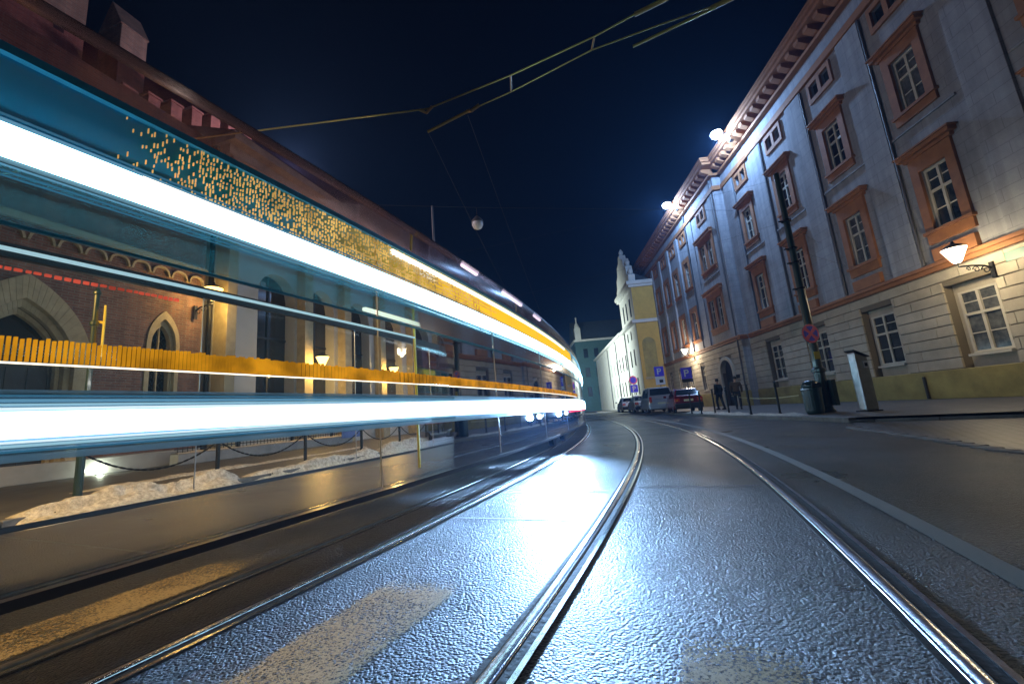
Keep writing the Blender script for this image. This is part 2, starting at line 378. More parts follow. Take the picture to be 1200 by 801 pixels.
st = MB()
st.grid([[(kerb_right(y) + .05, y, .004), (kerb_right(y) + 1.2 * max(.1, 1), y, .004), (22, y - 8 * 0, .004)] for y in (-20, -8, 0, 2.5, 4.7, 6.3, 8.5, 9.9)])
struct(st.build('cobbled_apron', 'setts'))
for z_, m_ in ((0, 0),):
    bd = MB()
    for i in range(60):                                        # raised sett border between asphalt and apron
        y = -6 + i * .25; x = kerb_right(y); bd.box(x - .09, x + .09, y + .01, y + .24, -.01, .016 + .006 * random.random())
    struct(bd.build('sett_border', 'kerb', bevel=.015))

# rails
def rail(off, label, a, b, group):
    mb = MB(); sweep(mb, [(off - .034, -.05), (off + .034, -.05), (off + .034, .004), (off + .030, .010), (off + .018, .0145), (off, .016), (off - .018, .0145), (off - .030, .010), (off - .034, .004)], a, b, .4)
    t = thing('tram_rail', label, 'rail', at(15, off), 0, group)
    o = mb.build('rail_head', 'rail' if off > -2 else 'railworn', smooth=True); o.parent = t; o.matrix_parent_inverse = Matrix.Translation(-Vector(t.location))
    sgn = -1 if off in LEFTGUARD else 1
    mb = MB(); q = sorted([off + sgn * .037, off + sgn * .078]); sweep(mb, rect(q[0], q[1], -.05, .0055), a, b, .4)
    o = mb.build('groove', 'raildark'); o.parent = t; o.matrix_parent_inverse = Matrix.Translation(-Vector(t.location))
    mb = MB(); q = sorted([off + sgn * .079, off + sgn * .102]); sweep(mb, rect(q[0], q[1], -.05, .012), a, b, .4)
    o = mb.build('guard_lip', 'rail'); o.parent = t; o.matrix_parent_inverse = Matrix.Translation(-Vector(t.location))
    for w in (-.16, .05) if sgn > 0 else (-.115, .09):
        pass
    mb = MB(); q = sorted([off - sgn * .036, off - sgn * .06]); sweep(mb, rect(q[0], q[1], -.05, .0045), a, b, .4)
    o = mb.build('sealing_strip', 'raildark'); o.parent = t; o.matrix_parent_inverse = Matrix.Translation(-Vector(t.location))
    return t
LEFTGUARD = ()
rail(-1.47, 'grooved steel tram rail running just beside the lit tram', 0, 62, 'tram rails')
rail(-.01, 'bright grooved rail running up the middle of the road towards the bend', 0, 62, 'tram rails')
rail(1.41, 'rightmost tram rail, a thin bright line inside the white edge line', 0, 62, 'tram rails')
rail(-2.05, 'tram rail under the near wheels of the tram', 0, 62, 'tram rails')
rail(-3.48, 'tram rail under the far wheels of the tram, beside the pavement', 0, 62, 'tram rails')

# painted lines and worn marks
def marking(name, m, quads, label=None):
    mb = MB()
    wear = []
    for rows, wv in quads:
        mb.grid(rows); wear += [w for r in wv for w in r]
    o = mb.build(name, m); a = o.data.attributes.new('wear', 'FLOAT', 'POINT')
    for i, w in enumerate(wear): a.data[i].value = w
    return struct(o)
def band(o0, o1, a, b, z=.005, n=6, step=.15, soft=.25, endsoft=.35):
    rows, wv = [], []
    for s in srange(a, b, step):
        rows.append([at(s, o0 + (o1 - o0) * i / n, z) for i in range(n + 1)])
        e = min(s - a, b - s)
        wv.append([(.0 if 0 < i < n else soft) + max(0, endsoft * (1 - e / .3)) * (1 if endsoft else 0) for i in range(n + 1)])
    return rows, wv
marking('road_marking', 'paint', [band(1.88, 2.0, 5, 50, .005, 4, .4, .12, 0)])
marking('road_marking', 'tan', [band(-2.62, -2.12, 9.5, 14.05, .005, 8, .12)])
marking('road_marking', 'tan', [band(-1.0, -.45, 11.2, 14.0, .005, 8, .12)])
marking('road_marking', 'tan', [band(.55, 1.02, 11.2, 13.75, .005, 8, .12)])
for a, o0, o1 in ((16.2, -1.33, -.12), (15.1, -1.33, -.12), (16.4, .12, 1.30), (21.5, .12, 1.3), (20.2, -1.33, -.12)):
    marking('road_joint', 'joint', [band(o0, o1, a, a + .035, .005, 10, .02, .1, 0)])

# ------------------------------------------------------------------ the tram, standing on the curve, light trails built as glowing strips
NS, FS = -1.55, -3.95
T0, T1 = 7.0, 40.0
tram = thing('tram', 'long glazed tram with white, gold and amber light trails built as glowing strips curving along the street', 'tram', at(14, -2.77))
TI = Matrix.Translation(-Vector(tram.location))
def tpart(mb, name, m, parent=None, **k):
    o = mb.build(name, m, **k); o.parent = parent or tram; o.matrix_parent_inverse = TI if not parent else Matrix.Identity(4)
    return o
def tsweep(name, m, prof, a=T0, b=T1, step=.4, **k):
    mb = MB(); sweep(mb, prof, a, b, step); return tpart(mb, name, m, **k)
for o in (NS, FS + .06): tsweep('sill', 't_skirt', rect(o - .05, o, .335, .375))
for a, b in zip(range(7, 40, 3), range(10, 43, 3)):
    mb = MB(); mb.grid([[at(q, FS + .07, .345), at(q, NS - .06, .345)] for q in srange(a + .01, min(b, T1) - .01, .4)]); tpart(mb, 'floor_pane', 't_floorglass')
for a, b in ((7.0, 9.9), (21.0, 24.8), (32.0, 35.8)): tsweep('underframe', 't_frame', rect(FS + .9, NS - 1.0, .25, .30), a, b)
# near side, sill to roof rail: panes, and light trails built as glowing strips
JO = [T0] + [9.4, 11.9, 14.4, 16.8, 19.2, 21.6, 24.0, 26.4, 28.8, 31.2, 33.6, 36.0, 38.0] + [T1]
def panes(name, m, off, z0, z1):
    for a, b in zip(JO, JO[1:]):
        mb = MB(); mb.grid([[at(s, off, z0), at(s, off, z1)] for s in srange(a + .012, b - .012, .3)]); tpart(mb, name, m)
panes('side_window', 't_clear', NS - .01, .376, 1.765)
panes('window_band', 't_teal', NS - .012, 1.77, 2.02)
panes('upper_window', 't_blue', NS - .012, 2.16, 2.48)
panes('side_window', 't_clear', FS + .01, .376, 2.44)
for j in JO[1:-1]:
    for off in (NS - .013, FS + .004):
        mb = MB(); mb.loop([[at(s, off + d, z) for s, d in ((j - .003, 0), (j + .003, 0), (j + .003, .012), (j - .003, .012))] for z in (.40, 2.46)]); tpart(mb, 'pillar', 'steel')
def taper(name, m, zc, h0, h1, a, b, o0=NS - .005, o1=NS + .06, sb=16., step=.3, hb=None):
    mb = MB(); rows = []
    for s in srange(a, b, step):
        h = h0 + (h1 - h0) * max(0, min(1, (s - 13) / (sb - 13)))
        rows.append([at(s, o, zc + z) for o, z in ((o0, -h / 2), (o1 - .01, -h / 2), (o1, -h / 4), (o1, h / 4), (o1 - .01, h / 2), (o0, h / 2))])
    mb.loop(rows); return tpart(mb, name, m)
taper('upper_trail_strip', 't_white', 2.09, .125, .16, T0, T1)  # broad white light trail, modelled as a glowing tube
taper('lower_trail_strip', 't_low', .99, .10, .30, T0, 16.5, sb=24)  # headlight trail, modelled as a glowing tube in two lengths
taper('lower_trail_strip', 't_lowfar', .99, .10, .30, 16.52, T1, sb=24)
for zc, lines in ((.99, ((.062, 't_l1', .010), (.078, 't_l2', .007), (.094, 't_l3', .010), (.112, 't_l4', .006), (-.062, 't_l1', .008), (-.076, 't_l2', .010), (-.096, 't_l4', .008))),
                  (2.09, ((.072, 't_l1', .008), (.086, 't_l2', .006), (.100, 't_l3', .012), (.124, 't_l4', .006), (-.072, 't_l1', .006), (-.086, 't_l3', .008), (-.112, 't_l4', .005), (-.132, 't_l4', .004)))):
    for dz, m_, hh in lines: tsweep('trail_glow_line', m_, rect(NS - .003, NS + .006, zc + dz - hh / 2, zc + dz + hh / 2), T0, 22 if zc > 2 else 15.6, .25)  # added lines of falling strength feather the trails into a glow
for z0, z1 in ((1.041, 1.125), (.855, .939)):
    tsweep('frosted_glow_band', 't_frost', rect(NS - .004, NS + .002, z0, z1))  # added frosted panels that spread a soft glow beside the lower trail
tsweep('thin_trail_strip', 't_thin', rect(NS, NS + .012, 1.658, 1.672), T0, 14.9, .2)  # thin cyan streak of the trail as a glowing strip
tsweep('window_trim', 't_rail', rect(NS, NS + .015, 1.755, 1.77)); tsweep('window_trim', 't_frame', rect(NS, NS + .015, 2.005, 2.03))
tsweep('roof_rail', 't_rail', rect(NS - .03, NS + .02, 2.475, 2.515))
tsweep('roof_rail', 't_frame', rect(FS - .02, FS + .03, 2.40, 2.515))
tsweep('far_side_fill_strip', 't_farside', rect(FS - .06, FS - .022, 2.43, 2.49))  # added behind the rail, out of view, to light the left buildings
# amber light trail, built as a row of upright glowing bars
mb = MB(); s = 9.
while s < 15.8:
    w = .009 if s < 13.6 else .016 if s < 14.6 else .03
    mb.loop([[at(q, NS + d, z) for q, d in ((s, 0), (s + w, 0), (s + w, .014), (s, .014))] for z in (1.232, 1.318 + .012 * random.random())]); s += w * 1.95
tpart(mb, 'amber_trail_row', 't_amber')
tsweep('amber_trail_trim', 't_cream', rect(NS, NS + .012, 1.222, 1.228), 9, 24)
tsweep('amber_trail_backing', 't_dimamber', rect(NS - .008, NS - .001, 1.236, 1.318), 12.7, 15.2)
tsweep('amber_trail_band', 't_amber', rect(NS - .008, NS + .002, 1.24, 1.32), 15.2, 24.5)
# gold light trail above the white strip, built as glowing dots
mb = MB(); s = 12.62
while s < 16.4:
    pt = .015 + .010 * max(0, s - 12.7) + (.02 if s > 15 else 0); w = pt * (.22 if s < 13.4 else .34)
    keep = max(.0, min(.9, (s - 12.58) / .6))
    for row in range(10):
        if random.random() > keep: continue
        z = 2.185 + row * .029 + .014 * random.random(); hh = .010 + .016 * random.random(); q0 = s + pt * .5 * random.random()
        mb.loop([[at(q, NS + d, zz) for q, d in ((q0, -.005), (q0 + w, -.005), (q0 + w, .004), (q0, .004))] for zz in (z, z + hh)])
    s += pt
o = tpart(mb, 'gold_trail_dots', 't_gold'); o['kind'] = 'stuff'
mb = MB(); ss_ = srange(13.4, 23.6, .2); mb.grid([[at(q, NS - .003, 2.18), at(q, NS - .003, 2.47)] for q in ss_])
o = tpart(mb, 'yellow_trail_fade', 't_fade'); a_ = o.data.attributes.new('glow', 'FLOAT', 'POINT')  # yellow part of the trail, its emission fading in along the side
for i, q in enumerate(ss_): a_.data[2 * i].value = a_.data[2 * i + 1].value = max(0, min(1, (q - 13.4) / 2.7)) ** 1.5
tsweep('cream_trail_strip', 't_cream', rect(NS - .012, NS + .02, 2.405, 2.45), 14.6, 22.2, .2)
tsweep('cream_trail_strip', 't_cream', rect(NS - .004, NS + .012, 2.165, 2.18), 12.72, 14.4, .1)
tsweep('inner_trail_strip', 't_cream', rect(NS - .35, NS - .31, 1.93, 1.96), 14.6, 20.5, .2)  # yellow streak below the upper trail, built as a glowing bar
mb = MB(); s = 11.5
while s < 12.9:
    w = .012 + .01 * random.random(); mb.loop([[at(q, NS + d, z) for q, d in ((s, 0), (s + w, 0), (s + w, .01), (s, .01))] for z in (1.578 + .006 * random.random(), 1.593)]); s += w * 1.5
tpart(mb, 'red_trail_row', 't_red')  # dotted red streak of the trail, built as glowing bits
tsweep('red_trail_strip', 't_redtrail', rect(NS + .0, NS + .03, .80, .83), 21.5, 30)  # red streak at the far end, built as a glowing bar
for z, a, b in ((2.20, 14.2, 16.5), (2.235, 14.6, 17), (2.275, 14.0, 16.2), (2.32, 14.9, 17), (2.365, 14.4, 16.8)):
    tsweep('gold_trail_line', 't_gold', rect(NS - .004, NS + .004, z, z + .007), a, b, .1)  # gold streaks of the trail drawn as thin glowing lines
for a, b, z in ((16.6, 17.1, 2.98), (18.2, 19.3, 2.98), (20.3, 20.9, 2.98)):
    tsweep('roof_trail_dash', 't_addglow', rect(NS - .33, NS - .29, z, z + .035), a, b, .1)  # lamp trails above the roof, built as short glowing bars
for s_, aim, pw in ((21.0, 15.0, 3800), (18.5, 13.9, 2600)):  # lamps added to throw the bright pool onto the road
    a_, b_ = Vector(at(s_, NS + .07, .80)), Vector(at(aim, -1.3, 0))
    mb = MB(); mb.lathe([(.0, 0), (.055, .0), (.06, .02), (.05, .10), (.03, .13), (0, .13)], (0, 0, 0), 16); o = tpart(mb, 'added_road_lamp', 't_frame')
    o.matrix_parent_inverse = TI; o.location = a_; o.rotation_mode = 'QUATERNION'; o.rotation_quaternion = (a_ - b_).to_track_quat('Z', 'Y')
    mb = MB(); mb.lathe([(0, -.004), (.045, -.004), (.05, -.001), (0, -.0005)], (0, 0, 0), 16); l_ = mb.build('lens', 't_addglow', o)
    sl = bpy.data.lights.new('road_fill_light', 'SPOT'); sl.energy = pw; sl.color = (.32, .58, 1); sl.spot_size = R(66); sl.spot_blend = 1; sl.shadow_soft_size = .05
    so_ = bpy.data.objects.new('road_fill_light', sl); COL.objects.link(so_); so_.location = a_ + (b_ - a_).normalized() * .03; so_.rotation_mode = 'QUATERNION'; so_.rotation_quaternion = (a_ - b_).to_track_quat('Z', 'Y')
# roof: sloped red glass shoulder, smoked top
mb = MB(); mb.grid([[at(s, NS - .012, 2.515), at(s, NS - .05, 2.78), at(s, NS - .16, 2.95), at(s, NS - .40, 3.05)] for s in srange(T0, T1, .4)]); tpart(mb, 'roof_shoulder', 't_redroof', smooth=True)
mb = MB(); mb.grid([[at(s, FS + .012, 2.515), at(s, FS + .05, 2.78), at(s, FS + .16, 2.95), at(s, FS + .40, 3.05)] for s in srange(T0, T1, .4)]); tpart(mb, 'roof_shoulder', 't_smoke', smooth=True)
mb = MB(); mb.grid([[at(s, NS - .40, 3.052), at(s, -2.75, 3.09), at(s, FS + .40, 3.052)] for s in srange(T0, T1, .4)]); tpart(mb, 'roof_glass', 't_smoke')
for a in (7.4, 22.0, 33.0):
    mb = MB()
    for d in (0, 1.8):
        for o in (-2.05, -3.48): mb.tube([at(a + d, o - .06, .30), at(a + d, o + .06, .30)], .285, 20)
    mb.tube([at(a - .5, -2.77, .26), at(a + 2.3, -2.77, .26)], .1, 6)
    tpart(mb, 'bogie', 'iron')
for a in (16.0, 20.4, 24.8, 29.):
    for o in (NS - .75,):
        mb = MB(); mb.tube([at(a, o, .34), at(a, o, 3.04)], .017, 8); tpart(mb, 'grab_pole', 'grab')
for e in (T0, T1):
    mb = MB(); mb.loop([[at(e + d, o, z) for o, z in ((NS - .05, .4), (FS + .05, .4), (FS + .05, .95), (NS - .05, .95))] for d in (-.05, .05)]); tpart(mb, 'end_panel', 't_skirt')
    mb = MB(); mb.loop([[at(e + d, o, z) for o, z in ((NS - .08, .95), (FS + .08, .95), (FS + .3, 2.9), (NS - .3, 2.9))] for d in (-.02, .02)]); tpart(mb, 'windscreen', 't_clear')

# ------------------------------------------------------------------ facade kit (x along the wall, d outwards, z up)
class FB(MB):
    """mesh builder whose second coordinate is the distance out from the wall, towards the street"""
    def __init__(s, sg): super().__init__(); s.sg = sg
    def add(s, vs, fs): super().add([(v[0], v[1] * s.sg, v[2]) for v in vs], fs)
    def wall(s, x0, x1, z0, z1, holes, d=0., depth=.3):
        xs = sorted({x0, x1, *[h[0] for h in holes], *[h[1] for h in holes]}); zs = sorted({z0, z1, *[h[2] for h in holes], *[h[3] for h in holes]})
        xs = [x for x in xs if x0 <= x <= x1]; zs = [z for z in zs if z0 <= z <= z1]
        for a, b in zip(xs, xs[1:]):
            for c, e in zip(zs, zs[1:]):
                mx, mz = (a + b) / 2, (c + e) / 2
                if any(h[0] < mx < h[1] and h[2] < mz < h[3] for h in holes): continue
                s.add([(a, d, c), (b, d, c), (b, d, e), (a, d, e)], [(0, 1, 2, 3)])
        for a, b, c, e in holes:
            for q in (((a, c), (a, e)), ((b, c), (b, e)), ((a, c), (b, c)), ((a, e), (b, e))):
                (p0, p1), (q0, q1) = q
                s.add([(p0, d, p1), (q0, d, q1), (q0, d - depth, q1), (p0, d - depth, p1)], [(0, 1, 2, 3)])
    def course(s, x0, x1, z0, z1, d0, d1, gaps):
        x = x0
        for a, b in sorted(gaps):
            if a > x: s.box(x, min(a, x1), d0, d1, z0, z1)
            x = max(x, b)
        if x < x1: s.box(x, x1, d0, d1, z0, z1)
def arch_pts(c, w, zs, h, pointed, n=10):
    out = []
    for i in range(2 * n + 1):
        x = w * (i / n - 1)
        z = math.sqrt(max(0, 4 * w * w - (abs(x) + w) ** 2)) / (1.732 * w) * h if pointed else h * math.sqrt(max(0, 1 - (x / w) ** 2))
        out.append((c + x, zs + z))
    return out
def spandrels(mb, c, w, zs, h, d0, d1, pointed, n=10):
    p = arch_pts(c, w, zs, h, pointed, n); top = zs + h + .002
    for seg in (p[:n + 1], p[n:]):
        for (xa, za), (xb, zb) in zip(seg, seg[1:]):
            mb.prism([(xa, za), (xb, zb), (xb, top), (xa, top)], d0, d1)
def archivolt(mb, c, w, zs, h, t, d0, d1, pointed, n=12, zbase=None):
    a = arch_pts(c, w, zs, h, pointed, n); b = arch_pts(c, w + t, zs, h * (w + t) / w, pointed, n)
    if zbase is not None: a = [(a[0][0], zbase)] + a + [(a[-1][0], zbase)]; b = [(b[0][0], zbase)] + b + [(b[-1][0], zbase)]
    for i in range(len(a) - 1): mb.prism([a[i], a[i + 1], b[i + 1], b[i]], d0, d1)
def sash_mb(sg, w, h, nx=2, ny=(.33, .6), d=-.16, t=.075):
    """cream window frame with a cross and glazing bars, centred on x, bottom at z = 0"""
    mb = FB(sg)
    for a in (-w / 2, w / 2 - t): mb.box(a, a + t, d, d + .07, 0, h)
    for z in (0, h - t): mb.box(-w / 2 + t, w / 2 - t, d, d + .07, z, z + t)
    tr = h * ny[1]
    mb.box(-w / 2 + t, w / 2 - t, d - .003, d + .085, tr - t * .6, tr + t * .6)
    mb.box(-t * .62, t * .62, d - .002, d + .078, t, h - t)
    for sx in (-1, 1):
        c = sx * w / 4
        for z in (tr * .5, tr + (h - tr) * .5): mb.box(c - w / 4 + t, c + w / 4 - t * .6, d + .01, d + .045, z - .018, z + .018)
    return mb
def window(parent, sg, kind, w, h, sw, sh, sz, tm='orange', pane='darkglass', dd=-.16):
    """surround with cornice and sill, plus sash and pane as sub-parts; sill line at z = 0"""
    mb = FB(sg); t = (w - sw) / 2
    for a in (-w / 2, w / 2 - t): mb.box(a, a + t, -.02, .10, 0, h)
    mb.box(-w / 2 + t, w / 2 - t, -.02, .098, 0, sz); mb.box(-w / 2 + t, w / 2 - t, -.02, .098, sz + sh, h)
    mb.box(-w / 2 - .06, w / 2 + .06, -.02, .17, sz - .14, sz - .03) if kind != 'attic' else None
    if kind == 'big':
        mb.box(-w / 2 - .10, w / 2 + .10, -.02, .16, h + .002, h + .12); mb.box(-w / 2 - .22, w / 2 + .22, -.02, .30, h + .122, h + .26); mb.box(-w / 2 - .28, w / 2 + .28, -.02, .36, h + .262, h + .32)
    f = mb.build('window', tm, parent)
    return f
def fill(f, sg, sw, sh, sz, x=0, pane='darkglass', nx=2, ny=(.33, .62), d=-.16):
    mb = sash_mb(sg, sw, sh, nx, ny, d); s_ = mb.build('sash', 'sash', f); s_.location = (x, 0, sz)
    mb = FB(sg); mb.box(-sw / 2 + .02, sw / 2 - .02, d + .012, d + .02, .02, sh - .02); p = mb.build('pane', pane, f); p.location = (x, 0, sz)

# ------------------------------------------------------------------ right: the long palace
HD = R(3.7)
pal = thing('palace', 'long grey and beige palace with terracotta window surrounds along the right side of the street', 'building', (15.6, 13.4, .12), R(90) - HD)
SG = 1
S0, SC_, S1 = -9.0, 14.6, 38.4                                # near end, step, far end
PJ = .6                                                        # the far half stands forward
near = [0.0, 3.85, 7.9, 11.9]; far2 = 17.4; far = [21.9, 24.85, 27.8, 30.8, 33.8, 36.8]
gap_near = [(c - .85, c + .85, .95, 3.95) for c in near + [-4.2]]
door = (16.4, 18.4, .0, 3.5)
gfar = [(c - .5, c + .5, 1.4, 3.5) for c in far] + [door]
def win_holes(cs, w, z0, z1): return [(c - w / 2, c + w / 2, z0, z1) for c in cs]
LOWZ, UPZ, ATZ = 5.55, 10.35, 14.6
h_near = win_holes(near + [-4.2], 1.0, LOWZ + .5, LOWZ + 2.75) + win_holes(near + [-4.2], 1.0, UPZ + .45, UPZ + 2.55)
h_near += [(c + dx - .28, c + dx + .28, ATZ + .22, ATZ + .92) for c in near + [-4.2] for dx in (-.38, .38)]
h_far = win_holes([far2 - .65, far2 + .65], .95, LOWZ + .5, LOWZ + 2.75) + win_holes([far2 - .65, far2 + .65], .95, UPZ + .45, UPZ + 2.55)
h_far += win_holes(far, .95, LOWZ + .3, LOWZ + 2.75) + win_holes(far, .95, UPZ + .25, UPZ + 2.55)
h_far += [(c + dx - .26, c + dx + .26, ATZ + .22, ATZ + .92) for c in [far2] + far for dx in (-.36, .36)]
mb = FB(SG); mb.wall(S0, SC_, 4.55, 17.0, h_near, 0, .3); mb.wall(SC_, S1, 4.55, 17.0, h_far, PJ, .3)
mb.add([(SC_, 0, 0), (SC_, PJ, 0), (SC_, PJ, 17), (SC_, 0, 17)], [(0, 1, 2, 3)]); mb.add([(S1, PJ, 0), (S1, -12, 0), (S1, -12, 17), (S1, PJ, 17)], [(0, 1, 2, 3)])
mb.add([(S0, 0, 0), (S0, -12, 0), (S0, -12, 17), (S0, 0, 17)], [(0, 1, 2, 3)])
mb.build('upper_wall', 'upper', pal)
mb = FB(SG); mb.wall(S0, SC_, 0, 4.55, gap_near, 0, .32); mb.wall(SC_, S1, 0, 4.55, gfar, PJ, .32)
mb.build('ground_floor_wall', 'groove', pal)
mb = FB(SG)                                                    # stone courses with open joints
for k in range(9):
    z0 = 1.05 + k * .388; z1 = z0 + .352
    gn = [(a, b) for a, b, c, e in gap_near if e > z0 + .05 and c < z1 - .05]
    # vertical joints
    x = S0
    def blocks(xa, xb, gaps, d, seed):
        rnd = random.Random(seed); x = xa
        while x < xb - .01:
            b = min(xb, x + 1.25 + rnd.random() * .7); mb.course(x + .008, b - .008, z0, z1, d - .02, d + .055, [q for q in gaps if q[1] > x and q[0] < b]); x = b
    blocks(S0, SC_ - .02, gn, 0, k); blocks(SC_ - .05, S1, [(a, b) for a, b, c, e in gfar if e > z0 + .05 and c < z1 - .05], PJ, 90 + k)
mb.build('stone_courses', 'ashlar', pal, bevel=.014)
for a, b, c, e in gap_near:
    mb = FB(SG); mb.box(a - .02, b + .02, -.36, -.30, c - .02, e + .02); mb.build('window_niche', 'ashlar', pal)
mb = FB(SG); mb.course(S0, SC_ - .02, 0, 1.02, -.02, .12, []); mb.course(SC_ - .12, S1 + .02, 0, 1.02, PJ - .02, PJ + .12, [(door[0] - .25, door[1] + .25)])
mb.build('plinth', 'plinth', pal, bevel=.02)
def trim_course(z0, z1, d, m, name):
    mb = FB(SG); mb.box(S0, SC_ - d + PJ * 0 - .001 - (0), -.02, d, z0, z1); mb.box(SC_ - d, S1 + d, PJ - .02, PJ + d, z0, z1); mb.box(SC_ - d, SC_ - .002, d + .001, PJ - .021, z0, z1) if PJ - .021 > d + .001 else None
    return mb
a = trim_course(4.56, 4.72, .14, 0, 0); b = trim_course(4.722, 4.86, .22, 0, 0); a.v += []; n = len(a.v); a.f += [tuple(i + n for i in f) for f in b.f]; a.v += b.v
for c in near + [-4.2]: a.box(c - .75, c + .75, -.02, .16, 4.90, 5.36)
a.build('band_course', 'orange', pal, bevel=.015)
trim_course(15.85, 16.2, .16, 0, 0).build('frieze', 'orange', pal, bevel=.02)
mb = trim_course(16.95, 17.12, .30, 0, 0)
for z0, z1, d in ((17.5, 17.68, .95), (17.682, 17.85, 1.08), (17.852, 17.95, 1.16)):
    q = trim_course(z0, z1, d, 0, 0); n = len(mb.v); mb.f += [tuple(i + n for i in f) for f in q.f]; mb.v += q.v
x = S0 + .3
while x < S1:
    d = PJ if x > SC_ - .3 else 0
    mb.prism([(d - .02 + .0, 17.125), (d + .40, 17.125), (d + .80, 17.30), (d + .80, 17.495), (d - .02, 17.495)], x, x + .34, 'x'); x += .72
mb.build('cornice', 'orange', pal)
mb = FB(SG); mb.prism([(.9, 17.96), (-12, 17.96), (-12, 21.5), (-5.5, 21.5)], S0, S1, 'x'); mb.build('roof', 'roof', pal)
mb = FB(SG)                                                    # pilaster strips
for c in (-2.2, 1.93, 5.87, 9.9, 13.6): mb.box(c - .62, c + .62, -.02, .10, 4.87, 15.84)
for c in (15.2, 20.0): mb.box(c - .55, c + .55, PJ - .02, PJ + .07, 4.87, 15.84)
for c in [23.4, 26.3, 29.3, 32.3, 35.3, 38.05]: mb.box(c - .33, c + .33, PJ - .02, PJ + .16, 4.87, 15.84)
mb.build('pilaster', 'upper', pal, bevel=.01)
for c, w_, d in [(c, 1.3, 0) for c in near + [-4.2]] + [(far2, 1.55, PJ)]:
    mb = FB(SG); mb.box(c - w_, c + w_, d - .02, d + .075, 10.02, 10.11); mb.build('sill_course', 'upper', pal)
for c in (1.2 + .03, 5.17, 9.2, 12.9): 
    mb = FB(SG); mb.tube([(c, .07, 4.9), (c, .07, 15.8)], .045, 8); mb.build('downpipe', 'pipe', pal)
for c in (20.75, 14.95):
    mb = FB(SG); mb.tube([(c, PJ + .10, 4.9 if c > 15 else .2), (c, PJ + .10, 16.9)], .06, 8); mb.build('downpipe', 'pipe', pal)
mb = FB(SG); mb.tube([(2.3, .17, 0.02), (2.3, .17, .85)], .05, 8); mb.build('downpipe_shoe', 'black', pal)
# window kinds: build one, copy the rest
def big(sw, w, sz, sh, h, panes_=(0,)):
    f = window(pal, SG, 'big', w, h, sw, sh, sz); 
    return f
lw = window(pal, SG, 'big', 1.62, 3.3, 1.0, 2.25, .5); fill(lw, SG, 1.0, 2.25, .5, pane='litglass'); lw.location = (near[0], 0, LOWZ)
for c in near[1:] + [-4.2]: inst(lw, pal, (c, 0, LOWZ))
uw = window(pal, SG, 'big', 1.62, 2.95, 1.0, 2.1, .45); fill(uw, SG, 1.0, 2.1, .45); uw.location = (near[0], 0, UPZ)
for c in near[1:] + [-4.2]: inst(uw, pal, (c, 0, UPZ))
def pair(w, h, sw, sh, sz, dx, kind, pane='darkglass', simple=False):
    mb = FB(SG)
    xs = [-w / 2, -dx - sw / 2, -dx + sw / 2, dx - sw / 2, dx + sw / 2, w / 2]
    for a, b in ((0, 1), (2, 3), (4, 5)): mb.box(xs[a], xs[b], -.02, .10, 0, h)
    for a, b in ((1, 2), (3, 4)): mb.box(xs[a], xs[b], -.02, .098, 0, sz); mb.box(xs[a], xs[b], -.02, .098, sz + sh, h)
    if kind == 'big':
        mb.box(-w / 2 - .2, w / 2 + .2, -.02, .30, h + .002, h + .2); mb.box(-w / 2 - .26, w / 2 + .26, -.02, .36, h + .202, h + .28); mb.box(-w / 2 - .06, w / 2 + .06, -.02, .17, sz - .14, sz - .03)
    f = mb.build('window', 'orange', pal)
    for x in (-dx, dx): 
        if simple:
            mb = FB(SG); mb.box(-sw / 2, sw / 2, -.16, -.14, 0, sh); p = mb.build('pane', pane, f); p.location = (x, 0, sz)
        else: fill(f, SG, sw, sh, sz, x, pane)
    return f
at_ = pair(1.62, 1.12, .56, .70, .22, .38, 'attic', simple=True); at_.location = (near[0], 0, ATZ)
for c in near[1:] + [-4.2]: inst(at_, pal, (c, 0, ATZ))
for c in [far2] + far: inst(at_, pal, (c, PJ, ATZ))
pw = pair(2.75, 3.25, .95, 2.25, .5, .65, 'big'); pw.location = (far2, PJ, LOWZ)
pu = pair(2.75, 2.95, .95, 2.1, .45, .65, 'big'); pu.location = (far2, PJ, UPZ)
fl = window(pal, SG, 'plain', 1.75, 3.2, .95, 2.45, .3); fill(fl, SG, .95, 2.45, .3); fl.location = (far[0], PJ, LOWZ)
for c in far[1:]: inst(fl, pal, (c, PJ, LOWZ))
fu = window(pal, SG, 'plain', 1.75, 2.95, .95, 2.3, .25); fill(fu, SG, .95, 2.3, .25); fu.location = (far[0], PJ, UPZ)
for c in far[1:]: inst(fu, pal, (c, PJ, UPZ))
# ground floor windows: frame set in the niche
gw = FB(SG); gw.box(-.66, .66, -.30, -.02, -.10, -.02); gwo = gw.build('window', 'sash', pal); fill(gwo, SG, 1.24, 2.15, 0, pane='litglass', d=-.26); gwo.location = (near[0], 0, 1.5)
for c in near[1:] + [-4.2]: inst(gwo, pal, (c, 0, 1.5))
gf = FB(SG); gf.box(-.55, .55, -.1, .08, -.10, -.02); gfo = gf.build('window', 'sash', pal); fill(gfo, SG, 1.0, 2.1, 0, pane='litglass'); gfo.location = (far[0], PJ, 1.4)
for c in far[1:]: inst(gfo, pal, (c, PJ, 1.4))
# some panes have blinds or curtains behind them
k = 0
for w_ in pal.children:
    if w_.name.startswith('window') and not w_.name.startswith('window_niche'):
        for p_ in w_.children:
            if p_.name.startswith('pane'):
                k += 1; alt = ('darkglass', 'litglass', 'curtain', 'darkglass', 'darkglass', 'litglass')[(k * 7 + k // 3) % 6]
                p_.material_slots[0].link = 'OBJECT'; p_.material_slots[0].material = M[alt]
